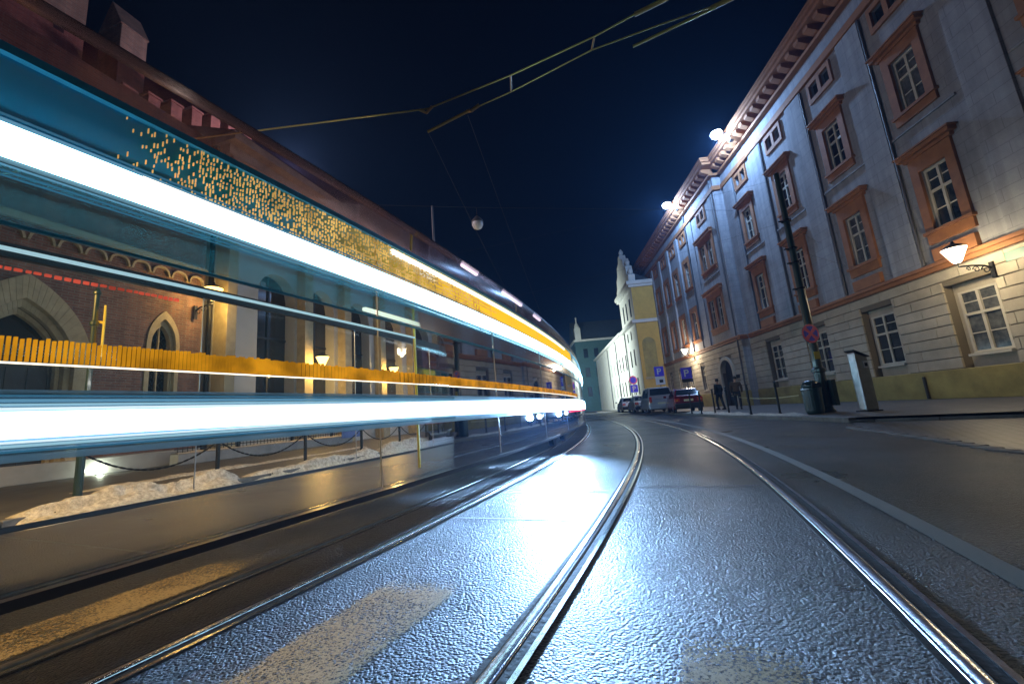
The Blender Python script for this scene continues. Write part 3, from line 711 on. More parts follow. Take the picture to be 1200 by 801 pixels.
# doorway
mb = FB(SG); archivolt(mb, 17.4, .98, 2.5, .95, .26, PJ - .02, PJ + .16, False, zbase=.0); mb.build('door_surround', 'ashlar', pal)
mb = FB(SG); spandrels(mb, 17.4, 1.0, 2.5, 1.0, PJ - .3, PJ + .01, False); mb.build('door_head', 'ashlar', pal)
mb = FB(SG); mb.box(16.42, 18.38, PJ - .34, PJ - .26, .02, 3.48); mb.build('door', 'door', pal)
mb = FB(SG); mb.box(15.55, 16.1, PJ + .058, PJ + .08, 1.95, 2.2); mb.build('name_plate', 'black', pal)
mb = FB(SG); mb.box(-2.3, -1.3, .058, .085, 4.1, 4.4); o = tag(mb.build('street_plate', 'greensign'), 'small green street name plate on the wall beside the bright lantern', 'sign'); o.location = pal.location; o.rotation_euler = pal.rotation_euler
mb = FB(SG); mb.box(-3.4, -2.7, .20, .45, 4.9, 5.4); mb.box(-3.5, -2.6, .2, .5, 5.402, 5.5); mb.build('corbel', 'orange', pal)

def pal_at(s, d, z): 
    return pal.matrix_basis @ Vector((s, d, z))
bpy.context.view_layer.update()
def point(name, loc, col, w, r=.08):
    l = bpy.data.lights.new(name, 'POINT'); l.color = col; l.energy = w; l.shadow_soft_size = r
    o = bpy.data.objects.new(name, l); COL.objects.link(o); o.location = loc; return o

# wall lanterns on scrolled brackets
def lantern(label, loc, rz, reach=1.0, glassm='warm', scale=1., group='wall lanterns'):
    """origin on the wall, x outwards; the shade widens upwards like a bowl"""
    t = thing('wall_lantern', label, 'lamp', loc, rz, group)
    k = scale
    mb = MB(); mb.tube([(0, 0, .0), (.25 * reach, 0, .12), (.6 * reach, 0, .16), (reach, 0, .16), (reach, 0, .3)], .028 * k, 8)
    for c, r_, a0, n in (((.22 * reach, -.02), .14, 0, 16), ((.5 * reach, .02), .11, 0, 16), ((.72 * reach, .06), .07, 0, 14)):
        mb.tube([(c[0] + r_ * (1 - i / (n * 1.3)) * math.cos(i * .55), 0, c[1] + r_ * (1 - i / (n * 1.3)) * math.sin(i * .55)) for i in range(n)], .016 * k, 6)
    mb.box(-.01, .05, -.06, .06, -.3, .22)
    mb.build('bracket', 'iron', t)
    mb = MB(); mb.lathe([(.05, .28), (.09, .30), (.13, .36), (.30, .74), (.31, .76), (.0, .77)], (reach, 0, 0), 20); g_ = mb.build('shade', glassm, t, smooth=False)
    mb = MB(); mb.lathe([(.32, .765), (.30, .80), (.14, .90), (.05, .94), (.03, 1.02), (0, 1.03)], (reach, 0, 0), 20); mb.build('cap', 'iron', t)
    return t
wl = lantern('big bright lantern on a scrolled bracket above the right-hand ground floor window', pal_at(-.9, .06, 4.05), R(180) - HD, 1.0)
fl_ = lantern('lit lantern on the palace wall high above the parked red car', pal_at(23.3, PJ + .06, 4.5), R(180) - HD, .8)
q = pal_at(-.9, 1.06, 4.05); point('lantern_light', (q.x, q.y, q.z + .4), (1, .80, .50), 620, .3)
q = pal_at(23.3, PJ + .86, 4.5); point('lantern_light', (q.x, q.y, q.z + .4), (1, .82, .60), 1500, .3)

# roof floodlights
def flood(label, s, d, z):
    base = pal_at(s, d - .9, z - .8); t = thing('floodlight', label, 'lamp', base, R(180) - HD, 'floodlights on the cornice')
    mb = MB(); mb.tube([(0, 0, 0), (.15, 0, .55), (.8, 0, .72)], .04, 8); mb.box(-.12, .12, -.12, .12, -.04, .02); mb.build('arm', 'pipe', t)
    mb = MB(); mb.prism([(.6, .70), (1.05, .58), (1.12, .72), (.98, .86), (.66, .86)], -.2, .2, 'y'); mb.build('housing', 'pipe', t, bevel=.02)
    mb = MB(); mb.lathe([(.0, -.36), (.2, -.31), (.33, -.17), (.37, 0), (.33, .08), (0, .10)], (.86, 0, .62), 20); mb.build('lens', 'coolbulb', t, smooth=True)
    q = Vector(base) + Vector((-.95, .05, .25)); point('flood_light', q, (.30, .54, 1), 6500, .2)
flood('bright floodlight on the cornice at the step of the palace', 10.6, 1.75, 17.95)
flood('second bright floodlight further down the palace cornice', 19.8, 2.3, 17.95)

# ------------------------------------------------------------------ beyond: white church house, long wing, rear house
wh = thing('church_front', 'white house with ochre side wall and scrolled baroque gable past the parked cars', 'building', (14.45, 46.0, .12), R(90) - R(4))
mb = FB(1)
wins = [(c - .35, c + .35, z, z + 2.0) for c in (2.6, 4.6, 8, 10.2, 12.4, 15, 17.4, 20, 23) for z in (1.8, 5.2)] + [(c - .3, c + .3, 8.4, 9.5) for c in (3.0, 5.0)]
mb.wall(0, 38, 0, 10.2, wins, 0, .25); mb.box(0, 7.6, -4, 0, 10.2, 14.6)
mb.build('wall', 'white', wh)
for a, b, c, e in wins:
    mb = FB(1); mb.box(a, b, -.2, -.18, c, e); mb.build('window_pane', 'darkglass', wh)
mb = FB(1); mb.box(-.25, 8, -.1, .45, 9.9, 10.3); mb.box(-.16, 8, -4, -.101, 9.9, 10.3); mb.box(8, 38, -.1, .5, 10.1, 10.4); mb.box(-.35, 8, -4.2, .5, 14.5, 14.95); mb.box(-.2, 7.85, -4.1, .3, 14.2, 14.5)
mb.build('cornice', 'white', wh, bevel=.04)
mb = FB(1)
gp = [(.2, 15), (.0, 15.8), (.7, 16.2), (.9, 17.2), (1.8, 17.6), (2.1, 18.6), (3.2, 18.9), (3.5, 19.6), (4.3, 19.6), (4.6, 18.9), (5.7, 18.6), (6.0, 17.6), (6.9, 17.2), (7.1, 16.2), (7.8, 15.8), (7.6, 15)]
mb.prism(gp, -.7, .1, 'y'); mb.build('gable', 'white', wh, bevel=.05)
for x, z in ((.3, 15.8), (1.3, 17.3), (3.9, 19.55), (6.5, 17.3), (7.5, 15.8)):
    mb = FB(1); mb.lathe([(.22, 0), (.14, .15), (.26, .35), (.30, .55), (.16, .8), (.05, 1.0)], (x, -.3, z), 10); mb.build('gable_urn', 'white', wh)
mb = FB(1); mb.prism([(-.05, 15), (-.05, 16.8), (-4, 15)], 1.5, 6.5, 'x'); mb.build('roof', 'roof', wh)
mb = FB(1); mb.box(-.03, -.001, -3.95, -.02, 0, 9.88); mb.box(-.03, -.001, -3.95, -.02, 10.31, 14.18); mb.build('side_wall', 'yellow', wh)
mb = FB(1); n = 12
arc = [(-.55 + -.75 * math.cos(math.pi * i / n) - .6, 7.4 + .75 * math.sin(math.pi * i / n)) for i in range(n + 1)]
mb.prism([(-1.9, 3.6), (-.4, 3.6)] + arc[::-1], -.05, -.032, 'x'); mb.build('blind_niche', 'plinth', wh)
mb = FB(1); mb.box(-.14, -.031, -2.0, -.3, 3.35, 3.6); mb.build('niche_sill', 'stone', wh)
for x in (2.6 - 1.0, 3.7, 4.6 + .95):
    mb = FB(1); mb.box(x - .3, x + .3, .0, .02, 11.0, 13.2); mb.build('gable_window', 'darkglass', wh)
for x in (6.6, 14.0, 22.0):
    mb = FB(1); mb.tube([(x, .1, .2), (x, .1, 10.)], .07, 8); mb.build('downpipe', 'pipe', wh)
mb = FB(1); mb.prism([(.5, 10.4), (-6, 10.4), (-6, 14)], 8, 38, 'x'); mb.build('wing_roof', 'copper', wh)

rh = thing('rear_house', 'dark roofed pale green house closing the view behind the white house', 'building', (13.2, 84, .1), 0)
mb = MB(); mb.box(0, 12, 0, 8, 0, 14.5); mb.build('wall', mat('dull_green_plaster', (.05, .12, .12), .85, var=.3), rh)
mb = MB(); mb.box(-.3, 12.3, -.3, 8.3, 14.502, 14.9); mb.build('cornice', 'white', rh)
mb = MB(); mb.prism([(-.3, 14.91), (8.3, 14.91), (4, 19.5)], -.1, 12, 'x'); mb.build('roof', 'roof', rh)
mb = MB(); mb.box(.1, 1.3, -.4, .8, 14.91, 17.4); mb.lathe([(.5, 0), (.55, .3), (.35, .9), (.14, 1.2), (.12, 2.0), (.2, 2.2), (0, 2.5)], (.7, .2, 17.4), 10); mb.build('turret', 'white', rh)
for x in (2, 4.2, 6.4):
    for z in (3, 7, 11):
        mb = MB(); mb.box(x - .45, x + .45, -.03, -.005, z, z + 1.9); mb.build('window_pane', 'darkglass', rh)

# ------------------------------------------------------------------ left: brick church and arcaded building
LH = R(16)
ch = thing('brick_church', 'gothic brick church with a pointed stone portal and lancet window behind the tram', 'church', (-12.8, 12.5, .12), R(90) - LH)
LS = -1                                                        # street is at local -y
mb = FB(LS)
PC, PW = -1.95, 1.35
lan = (1.05, 2.05, .9, 5.35)
mb.wall(-9, 2.9, 0, 13.2, [(PC - PW, PC + PW, 0, 5.35), lan], 0, .5)
spandrels(mb, PC, PW, 3.1, 2.25, -.5, .0, True); spandrels(mb, 1.55, .5, 4.2, 1.15, -.5, .0, True)
mb.add([(2.9, 0, 0), (2.9, -6, 0), (2.9, -6, 13.2), (2.9, 0, 13.2)], [(0, 1, 2, 3)])
mb.build('wall', 'brick', ch)
mb = FB(LS)
for i, (t, d0, d1) in enumerate(((.10, -.45, -.28), (.24, -.28, -.10), (.42, -.12, .08))):
    archivolt(mb, PC, PW - .44 + .0, 3.1, 2.25 * (PW - .44) / PW, t, d0, d1, True, zbase=0) if i == 0 else archivolt(mb, PC, PW - .34 + (i - 1) * .14, 3.1, 2.25 * (PW - .34 + (i - 1) * .14) / PW, .14 if i == 1 else .42, d0, d1, True, zbase=0)
mb.build('portal', 'stone', ch, bevel=.01)
mb = FB(LS); mb.box(PC - PW, PC + PW, -.50, -.44, .01, 3.2); mb.box(PC - PW, PC + PW, -.49, -.40, 3.2, 3.32)
for k in range(-2, 3): mb.box(PC + k * .42 - .015, PC + k * .42 + .015, -.44, -.41, .05, 3.15)
for k in range(5): mb.box(PC - .95 + k * .14, PC - .95 + k * .14 + .09, -.44, -.415, .45, .85)
mb.build('door', 'door', ch)
mb = FB(LS); mb.box(PC - PW, PC + PW, -.53, -.505, 3.0, 5.6); mb.build('tympanum_glass', 'darkglass', ch)
mb = FB(LS); archivolt(mb, 1.55, .40, 4.2, .92, .13, -.1, .05, True, zbase=.9); archivolt(mb, 1.55, .30, 4.2, .69, .10, -.3, -.1, True, zbase=.9); mb.box(1.53, 1.57, -.3, -.22, .9, 4.9); mb.box(.95, 2.15, -.3, .14, .75, .9)
f = mb.build('window', 'stone', ch)
mb = FB(LS); mb.box(1.0, 2.1, -.42, -.38, .9, 5.3); mb.build('pane', 'darkglass', f)
mb = FB(LS)
for k in range(-6, 16):
    a = .9 + k * .32
    mb.tube([(1.2, -.33, a), (1.9, -.33, a + .9)], .008, 4); mb.tube([(1.9, -.335, a), (1.2, -.335, a + .9)], .008, 4)
mb.v = [(x, y, max(.9, min(4.9, z))) for x, y, z in mb.v]; mb.build('lattice', 'iron', f)
mb = FB(LS)                                                    # arcaded corbel frieze below the eaves
for k in range(18): archivolt(mb, -8 + k * .62, .24, 6.7, .28, .06, .0, .10, False, 6)
mb.box(-9, 2.9, -.02, .13, 7.2, 7.4); mb.build('corbel_frieze', 'stone', ch)
mb = FB(LS); mb.box(-9, 2.9, -.01, .22, 0, .5); mb.build('plinth', 'greystone', ch, bevel=.03)
mb = FB(LS)                                                    # raking parapet with merlons, set back
mb.prism([(.6, 13.2), (6.6, 13.2), (6.6, 16.0), (.6, 13.7)], -2.6, -2.0, 'y')
mb.wall(.6, 6.6, 8, 13.2, [], -2.0, .1)
mb.build('parapet', 'brick', ch)
mb = FB(LS)
for k in range(7):
    x = .75 + k * .86; z = 13.72 + (x - .6) * .383; mb.box(x, x + .46, -2.75, -1.95, z - .3, z + 1.0); mb.box(x - .05, x + .51, -2.8, -1.9, z + 1.002, z + 1.1)
mb.build('merlons', 'brick', ch, bevel=.02)
mb = FB(LS); mb.box(-9, .4, -11, -4, 8, 25); 
mb.build('nave_wall', 'brick', ch)
mb = FB(LS); mb.box(1.35, 2.35, -5.0, -3.6, 8, 19.0); mb.prism([(-5.05, 19.0), (-3.55, 19.0), (-4.3, 20.4)], 1.3, 2.4, 'x')
mb.build('buttress', 'brick', ch, bevel=.03)
mb = FB(LS); mb.prism([(0, 13.2), (-4, 13.2), (-4, 14.4)], -9, .5, 'x'); mb.build('lean_to_roof', 'roof', ch)
mb = FB(LS)
for x, z in ((-4.6, 19.3), (-3.2, 20.2), (-1.9, 21.0), (-2.6, 17.2), (-.5, 17.0), (-1.0, 20.4)): mb.box(x, x + .3, -4.05, -3.99, z, z + .32)
mb.build('putlog_holes', 'black', ch)

ar = thing('arcaded_building', 'pale classical building with tall arched recesses between piers beyond the brick church', 'building', (-12.8, 12.5, .12), R(90) - LH)
AB = 3.3
niches = [(5.3, 7.4, 2.0, 8.3), (8.4, 10.2, 2.0, 8.3), (11.4, 13.4, 2.0, 8.3), (14.8, 17.2, 2.0, 8.3), (19, 21.4, 2, 8.3), (23.2, 25.6, 2, 8.3)]
mb = FB(LS); mb.wall(AB, 30, 0, 13.4, niches, 0, .6)
for a, b, c, e in niches: spandrels(mb, (a + b) / 2, (b - a) / 2, 7.2, 1.1, -.6, 0, False)
mb.add([(AB, 0, 0), (AB, -8, 0), (AB, -8, 13.4), (AB, 0, 13.4)], [(0, 1, 2, 3)])
mb.build('wall', 'palewall', ar)
for a, b, c, e in niches:
    mb = FB(LS); mb.box(a - .02, b + .02, -.66, -.6, c, e + .1); ng = mb.build('niche_glass', 'darkglass', ar)
    mb = FB(LS)
    for z in (3.6, 5.2, 6.8): mb.box(a, b, -.6, -.54, z, z + .08)
    mb.box((a + b) / 2 - .04, (a + b) / 2 + .04, -.6, -.53, c, e); mb.build('glazing_bars', 'iron', ng)
for x, w, d in ((3.32, .42, .7), (7.55, .55, .5), (10.5, .55, .5), (13.9, .55, .5), (17.8, .6, .5), (22.0, .6, .5), (26.4, .6, .5)):
    mb = FB(LS); mb.box(x, x + w, -.02, d, 0, 12.6); mb.box(x - .08, x + w + .08, -.02, d + .1, 0, .9); mb.box(x - .1, x + w + .1, -.02, d + .12, 10.8, 11.2); mb.build('pier', 'stone', ar, bevel=.015)
mb = FB(LS)
mb.box(AB - .3, 30, -.3, 1.15, 13.1, 13.45); mb.box(AB - .15, 30, -.02, .7, 12.62, 13.1); mb.build('eaves', 'stone', ar)
mb = FB(LS); mb.prism([(1.2, 13.46), (-8, 13.46), (-8, 17)], AB - .3, 30, 'x'); mb.build('roof', 'roof', ar)
mb = FB(LS); mb.tube([(3.05, .12, .1), (3.05, .12, 13)], .09, 8); mb.build('downpipe', 'iron', ar)

tw = thing('townhouse', 'pale townhouse further along the left pavement past the arcaded building', 'building', (-4.0, 42.0, .12), R(90) - R(6))
th_holes = [(c - .5, c + .5, z, z + 1.9) for c in (2, 5, 8, 11, 14, 17, 20) for z in (1.2, 5, 8.6)]
mb = FB(LS); mb.wall(0, 22, 0, 12, th_holes, 0, .25); mb.add([(0, 0, 0), (0, -8, 0), (0, -8, 12), (0, 0, 12)], [(0, 1, 2, 3)]); mb.build('wall', 'palewall', tw)
for a, b, c, e in th_holes:
    mb = FB(LS); mb.box(a, b, -.22, -.18, c, e); mb.build('window_pane', 'darkglass', tw)
mb = FB(LS); mb.box(-.2, 22, -.2, .5, 11.8, 12.2); mb.build('cornice', 'stone', tw)
mb = FB(LS); mb.prism([(.5, 12.21), (-8, 12.21), (-4, 15)], -.1, 22, 'x'); mb.build('roof', 'roof', tw)

# low wall with snow, railings, banner on the left
bpy.context.view_layer.update()
def left_at(s, d, z): return ch.matrix_basis @ Vector((s, -d, z))
def lthing(mb, name, m, label, cat, group=None, **k):
    o = mb.build(name, m, **k); o.location = ch.location; o.rotation_euler = ch.rotation_euler; return tag(o, label, cat, group)
def lroot(name, label, cat, group=None): return thing(name, label, cat, ch.location, R(90) - LH, group)
lw_ = lroot('low_wall', 'low stone wall with a snow topping below the iron railings', 'wall')
mb = FB(LS); mb.box(1.5, 10.2, .75, 1.15, 0, .36); mb.build('wall_body', 'greystone', lw_, bevel=.03)
mb = FB(LS)
rows = []
for i in range(70):
    x = 1.5 + i * 8.7 / 69; rows.append([(x, .75 + .4 * j / 5, .362 + (.05 + .06 * noise.noise((x * 2, j * .6, 3))) * math.sin(math.pi * (j + .3) / 5.6)) for j in range(6)])
mb.grid(rows); mb.build('snow_cap', 'snow', lw_, smooth=True)
rl = lroot('iron_railing', 'black iron railing standing on the low snowy wall', 'railing')
mb = FB(LS)
x = 1.7
while x < 10.1: mb.tube([(x, .82, .34), (x, .82, 1.25)], .011, 5); x += .16
mb.build('balusters', 'iron', rl)
mb = FB(LS); mb.box(1.6, 10.1, .80, .84, 1.1, 1.14); mb.box(1.6, 10.1, .80, .84, .5, .53); mb.build('rails', 'iron', rl)
for x in (3.9, 6.5, 9.0):
    mb = FB(LS); mb.box(x - .05, x + .05, .77, .87, .36, 1.75)
    for k in range(5): mb.tube([(x - .14, .82, .5 + k * .22), (x + .14, .82, .72 + k * .22)], .01, 4); mb.tube([(x + .14, .825, .5 + k * .22), (x - .14, .825, .72 + k * .22)], .01, 4)
    mb.build('lattice_post', 'iron', rl)
bn = FB(LS); bn.box(9.3, 10.9, 1.18, 1.2, .25, .95); lthing(bn, 'banner', 'banner', 'pale blue banner hung on the railing past the snowy low wall', 'banner')

# ------------------------------------------------------------------ left pavement furniture
def bollard(label, p, group, h=.86, m='iron'):
    t = thing('bollard', label, 'bollard', p, 0, group)
    mb = MB(); mb.lathe([(.055, 0), (.055, .04), (.036, .06), (.036, h - .1), (.045, h - .09), (.045, h - .06), (.034, h - .05), (.034, h), (.0, h + .005)], (0, 0, 0), 12); mb.build('post', m, t)
    mb = MB(); mb.lathe([(.0, h), (.05, h + .02), (.05, h + .05), (0, h + .085)], (0, 0, 0), 12); mb.build('finial', m, t)
    return t
bl = [(17.1, -7.42), (19.4, -7.42), (21.7, -7.42), (24.0, -7.42), (26.3, -7.42), (28.8, -7.42), (31.4, -7.42), (34.2, -7.42)]
where = ['bollard beside the long snow heap, nearest of the chained row', 'second bollard of the chained row, past the snow heap', 'third bollard of the chained row along the left pavement', 'fourth bollard of the chained row along the left pavement', 'fifth bollard of the chained row along the left pavement',
         'sixth bollard of the chained row along the left pavement', 'seventh bollard of the chained row along the left pavement', 'farthest bollard of the chained row, near the bend']
P_ = [at(s, o, .12) for s, o in bl]
b0 = bollard('slim black iron ' + where[0], P_[0], 'bollards along the left pavement')
for p, w in zip(P_[1:], where[1:]): dup(b0, p, 0, 'slim black iron ' + w)
sp = at(15.2, -8.05, .12)
chain_pts = [sp] + P_
names = ['chain sagging between the signpost and the first bollard', 'chain between the first and second bollards above the snow', 'chain between the second and third bollards on the left', 'chain between the third and fourth bollards on the left', 'chain between the fourth and fifth bollards on the left', 'chain between the fifth and sixth bollards on the left', 'chain between the sixth and seventh bollards on the left', 'chain between the last two bollards on the left']
for a, b, nm in zip(chain_pts, chain_pts[1:], names):
    mb = MB(); pts = []
    L_ = (Vector(b) - Vector(a)).length; n = max(10, int(L_ / .045))
    for i in range(n):
        u0, u1 = i / n, (i + 1.25) / n
        f_ = lambda u: Vector(a).lerp(Vector(b), u) + Vector((0, 0, .72 - .38 * 4 * u * (1 - u)))
        mb.tube([f_(u0), f_(min(1, u1))], .011 if i % 2 else .016, 4)
    tag(mb.build('chain', 'iron'), 'dark ' + nm, 'chain', 'chains between the left bollards')
t = thing('signpost', 'tall dark signpost with its plate seen edge-on beside the church portal', 'signpost', sp, 0)
mb = MB(); mb.lathe([(.055, 0), (.055, 1.0), (.04, 1.05), (.035, 3.28), (.05, 3.3), (.05, 3.33), (.02, 3.4), (0, 3.42)], (0, 0, 0), 12); mb.lathe([(.045, 2.75), (.06, 2.77), (.06, 2.82), (.045, 2.84)], (0, 0, 0), 12); mb.build('post', 'greenpole', t)
mb = MB(); mb.box(.04, .12, -.02, .02, 2.80, 2.84); mb.box(.10, .125, -.28, .28, 2.2, 3.05); mb.build('plate', 'signyellow', t).rotation_euler = (0, 0, R(45))
ug = thing('ground_uplight', 'small bright uplight set in the pavement at the foot of the portal', 'lamp', left_at(-.12, .35, 0), 0)
mb = MB(); mb.lathe([(.10, 0), (.10, .03), (.075, .04)], (0, 0, 0), 16); mb.build('rim', 'steel', ug)
mb = MB(); mb.lathe([(.07, .041), (.05, .05), (0, .053)], (0, 0, 0), 16); mb.build('lens', 'uplight', ug)
q = left_at(-.12, .40, .15); point('uplight_light', q, (.9, 1, .75), 45, .04)

def snow_ridge(label, a, b, o0, o1, h, seed, base=.0):
    mb = MB(); rows = []; n = 14
    for s in srange(a, b, .07):
        e = min(1, (s - a) / .9, (b - s) / .5); e = max(0, e) ** .6; row = []
        for i in range(n + 1):
            u = i / n; o = o0 + (o1 - o0) * u + .10 * noise.noise((s * 1.3, seed, u)); pr_f = max(0, math.sin(math.pi * u)) ** .7
            k = .45 + .75 * max(0, noise.noise((s * 1.1, seed + 3, .3)) + .45) + .22 * noise.noise((s * 5, o * 5, seed)) + .12 * noise.noise((s * 13, o * 13, seed))
            zb = .122 if o < KL else .0
            row.append(at(s, o, -.012 + (zb if .02 < u < .98 else 0) * 1 + h * e * pr_f * k))
        rows.append(row)
    mb.grid(rows); return tag(mb.build('snow_heap', 'snow', smooth=True), label, 'snow', 'snow heaps along the kerbs')
snow_ridge('long lumpy yellow-lit snow heap on the kerb left of the first bollard', 14.1, 17.3, -6.7, -7.4, .22, 1)
snow_ridge('low crusty snow bank along the kerb between first and third bollards', 17.5, 22.0, -6.9, -7.35, .16, 5)
snow_ridge('snow bank along the kerb between third and sixth bollards', 22.0, 29.5, -6.8, -7.4, .24, 9)
snow_ridge('far snow bank by the last left bollards near the bend', 29.8, 38, -6.8, -7.4, .22, 13)
snow_ridge('thin line of snow along the foot of the left buildings', 15.8, 26, -9.6, -10.0, .07, 17)
def snow_right(label, ya, yb, seed, h=.1):
    mb = MB(); rows = []
    for i in range(int((yb - ya) / .1) + 1):
        y = ya + i * .1; e = max(0, min(1, (y - ya) / .5, (yb - y) / .5)) ** .6
        rows.append([(kerb_right(y) + .1 + .5 * j / 8 + .08 * noise.noise((y, seed, 0)), y, .115 + h * e * math.sin(math.pi * j / 8) ** .7 * (.5 + .8 * abs(noise.noise((y * 1.7, j * .3, seed))))) for j in range(9)])
    mb.grid(rows); return tag(mb.build('snow_heap', 'snow', smooth=True), label, 'snow', 'snow heaps along the kerbs')
snow_right('thin snow strip on the right kerb beside the litter bin', 12.4, 15.2, 21)
snow_right('thin snow strip on the right kerb by the row of posts', 15.5, 23.5, 25, .12)

# ------------------------------------------------------------------ right pavement furniture
pole = thing('tram_pole', 'tall dark green tram pole with a thick collared base on the right pavement', 'pole', (9.66, 13.0, .12), 0)
mb = MB(); mb.lathe([(.24, 0), (.24, .06), (.19, .12), (.165, .2), (.16, 1.25), (.20, 1.28), (.20, 1.36), (.13, 1.42), (.125, 3.0), (.10, 5.2), (.085, 8.2), (.0, 8.25)], (0, 0, 0), 18); mb.build('shaft', 'greenpole', pole, smooth=False)
for z in (4.0, 4.9, 5.4, 6.4):
    mb = MB(); mb.lathe([(.08, 0), (.15, .01), (.15, .06), (.08, .07)], (0, 0, z), 14); mb.box(-.26, -.1, -.03, .03, z + .01, z + .05); mb.build('clamp', 'iron', pole)
mb = MB(); mb.box(.08, .22, -.32, -.12, .2, 1.0); mb.build('switch_box', 'greenpole', pole, bevel=.02)
ns = thing('no_stopping_sign', 'round red and blue no stopping sign fixed to the green pole', 'road sign', (9.56, 12.86, 2.62), R(8))
mb = MB(); mb.lathe([(.0, 0), (.31, 0), (.31, .012), (0, .012)], (0, 0, 0), 40, 'y'); mb.build('plate', 'signback', ns)
def disc(r0, r1, y, a0=0, a1=360, n=40):
    pts = [(r1 * math.cos(R(a0 + (a1 - a0) * i / n)), -y, r1 * math.sin(R(a0 + (a1 - a0) * i / n))) for i in range(n + 1)]
    qts = [(r0 * math.cos(R(a0 + (a1 - a0) * i / n)), -y, r0 * math.sin(R(a0 + (a1 - a0) * i / n))) for i in range(n + 1)]
    mb = MB(); mb.grid([pts, qts]); return mb
disc(.0, .305, .004).build('red_face', 'red_sign', ns)
mb = MB()
for k in range(4):
    a = k * 90; pts = []
    for i in range(13):
        an = R(a - 30 + 60 * i / 12); pts.append((.245 * math.cos(an), .245 * math.sin(an)))
    pts.append((.062 * math.cos(R(a)), .062 * math.sin(R(a)))); mb.add([(x, -.008, z) for x, z in pts], [tuple(range(len(pts)))])
mb.build('blue_fields', 'blue_sign', ns)
ny = MB(); ny.box(-.09, .09, -.135, -.128, -.11, .13); o = tag(ny.build('notice', 'signyellow'), 'small yellow notice stuck on the green pole below the round sign', 'notice'); o.location = (9.62, 12.99, 1.9)
lb = thing('litter_bin', 'dark green round topped litter bin at the foot of the tram pole', 'litter bin', (9.12, 12.75, .12), 0)
mb = MB(); mb.lathe([(.20, 0), (.23, .03), (.25, .1), (.27, .72), (.28, .74), (.28, .78), (.25, .80)], (0, 0, 0), 24); mb.build('body', 'greenpole', lb)
mb = MB(); mb.lathe([(.25, .801), (.245, .88), (.19, .97), (.10, 1.02), (0, 1.035)], (0, 0, 0), 24); mb.build('hood', 'greenpole', lb, smooth=True)
mb = MB(); mb.box(-.13, .13, -.262, -.235, .79, .93); mb.build('opening', 'black', lb)
pm = thing('parking_meter', 'brushed steel parking meter with a slanted top on the right pavement', 'parking meter', (10.0, 11.85, .12), R(4))
mb = MB(); mb.prism([(-.20, 0), (.20, 0), (.20, 1.52), (-.20, 1.72)], -.14, .14, 'y'); mb.build('body', 'steel', pm, bevel=.06)
mb = MB(); mb.prism([(-.22, 1.745), (.22, 1.535), (.22, 1.56), (-.22, 1.775)], -.16, .16, 'y'); mb.build('lid', 'black', pm)
mb = MB(); mb.box(.0, .14, -.152, -.142, 1.22, 1.42); mb.build('screen', 'signwhite', pm)
mb = MB(); mb.box(.03, .11, -.158, -.153, 1.27, 1.37); mb.build('display', 'black', pm)
mb = MB(); mb.box(-.24, .24, -.18, .18, 0, .03); mb.build('base_plate', 'iron', pm)
RB = [((8.95, 14.2), 'slim dark post standing next to the litter bin'), ((8.75, 15.6), 'second slim dark post beyond the litter bin'), ((8.75, 17.2), 'third slim dark post, in front of the doorway'), ((8.85, 18.6), 'fourth slim dark post, in front of the two pedestrians'), ((8.95, 20.2), 'fifth slim dark post, before the parked red car'), ((9.15, 21.8), 'last slim dark post, closest to the parked red car')]
r0 = None
for (x, y), lab in RB:
    if r0 is None: r0 = bollard(lab, (x, y, .12), 'posts along the right kerb', 1.05)
    else: dup(r0, (x, y, .12), 0, lab)
mb = MB(); f_ = lambda u: Vector((9.1, 13.3, .7)).lerp(Vector((12.8, 24.5, .85)), u) - Vector((0, 0, .5 * u * (1 - u)))
mb.tube([f_(i / 14) for i in range(15)], .018, 5); tag(mb.build('barrier_rope', mat('pale_rope', (.5, .42, .2), .7)), 'pale sagging rope strung behind the right-hand posts', 'rope')

# letter shapes for the parking plates
def letter_P(w, h, y):
    """outline of a P as a flat raised shape in x / z"""
    mb = MB(); t = w * .28
    mb.box(-w / 2, -w / 2 + t, y - .004, y, -h / 2, h / 2)
    n = 12; cz = h / 2 - h * .28; ro = h * .28; ri = ro - t * .85
    for i in range(n):
        a0, a1 = R(-90 + 180 * i / n), R(-90 + 180 * (i + 1) / n); cx_ = w / 2 - ro
        mb.prism([(cx_ + ro * math.cos(a0), cz + ro * math.sin(a0)), (cx_ + ro * math.cos(a1), cz + ro * math.sin(a1)), (cx_ + ri * math.cos(a1), cz + ri * math.sin(a1)), (cx_ + ri * math.cos(a0), cz + ri * math.sin(a0))], y - .004, y, 'y')
    mb.box(-w / 2 + t + .001, w / 2 - ro, y - .004, y, cz + ri, cz + ro); mb.box(-w / 2 + t + .001, w / 2 - ro, y - .004, y, cz - ro, cz - ri)
    return mb
def parking(label, loc, z, size, lower, mate='blue_sign'):
    t = thing('parking_sign', label, 'road sign', loc, R(6), 'blue parking signs')
    mb = MB(); mb.tube([(0, .03, 0), (0, .03, z + size / 2)], .03, 8); mb.build('post', 'pipe', t)
    mb = MB(); mb.box(-size / 2, size / 2, -.015, -.002, z - size / 2, z + size / 2); mb.build('plate', mate, t, bevel=.003)
    o = letter_P(size * .45, size * .62, -.016).build('letter', 'signwhite', t); o.location = (0, 0, z)
    if lower == 'white':
        mb = MB(); mb.box(-size / 2, size / 2, -.015, -.002, z - size * 1.35, z - size * .53); mb.build('lower_plate', 'signwhite', t)
        mb = MB(); mb.box(-size * .1, size * .3, -.02, -.016, z - size * 1.15, z - size * .85); mb.build('car_symbol', 'black', t)
    elif lower == 'dark':
        mb = MB(); mb.box(-size / 2, size / 2, -.015, -.002, z - size * .8, z - size * .505); mb.build('lower_plate', 'black', t)
    return t
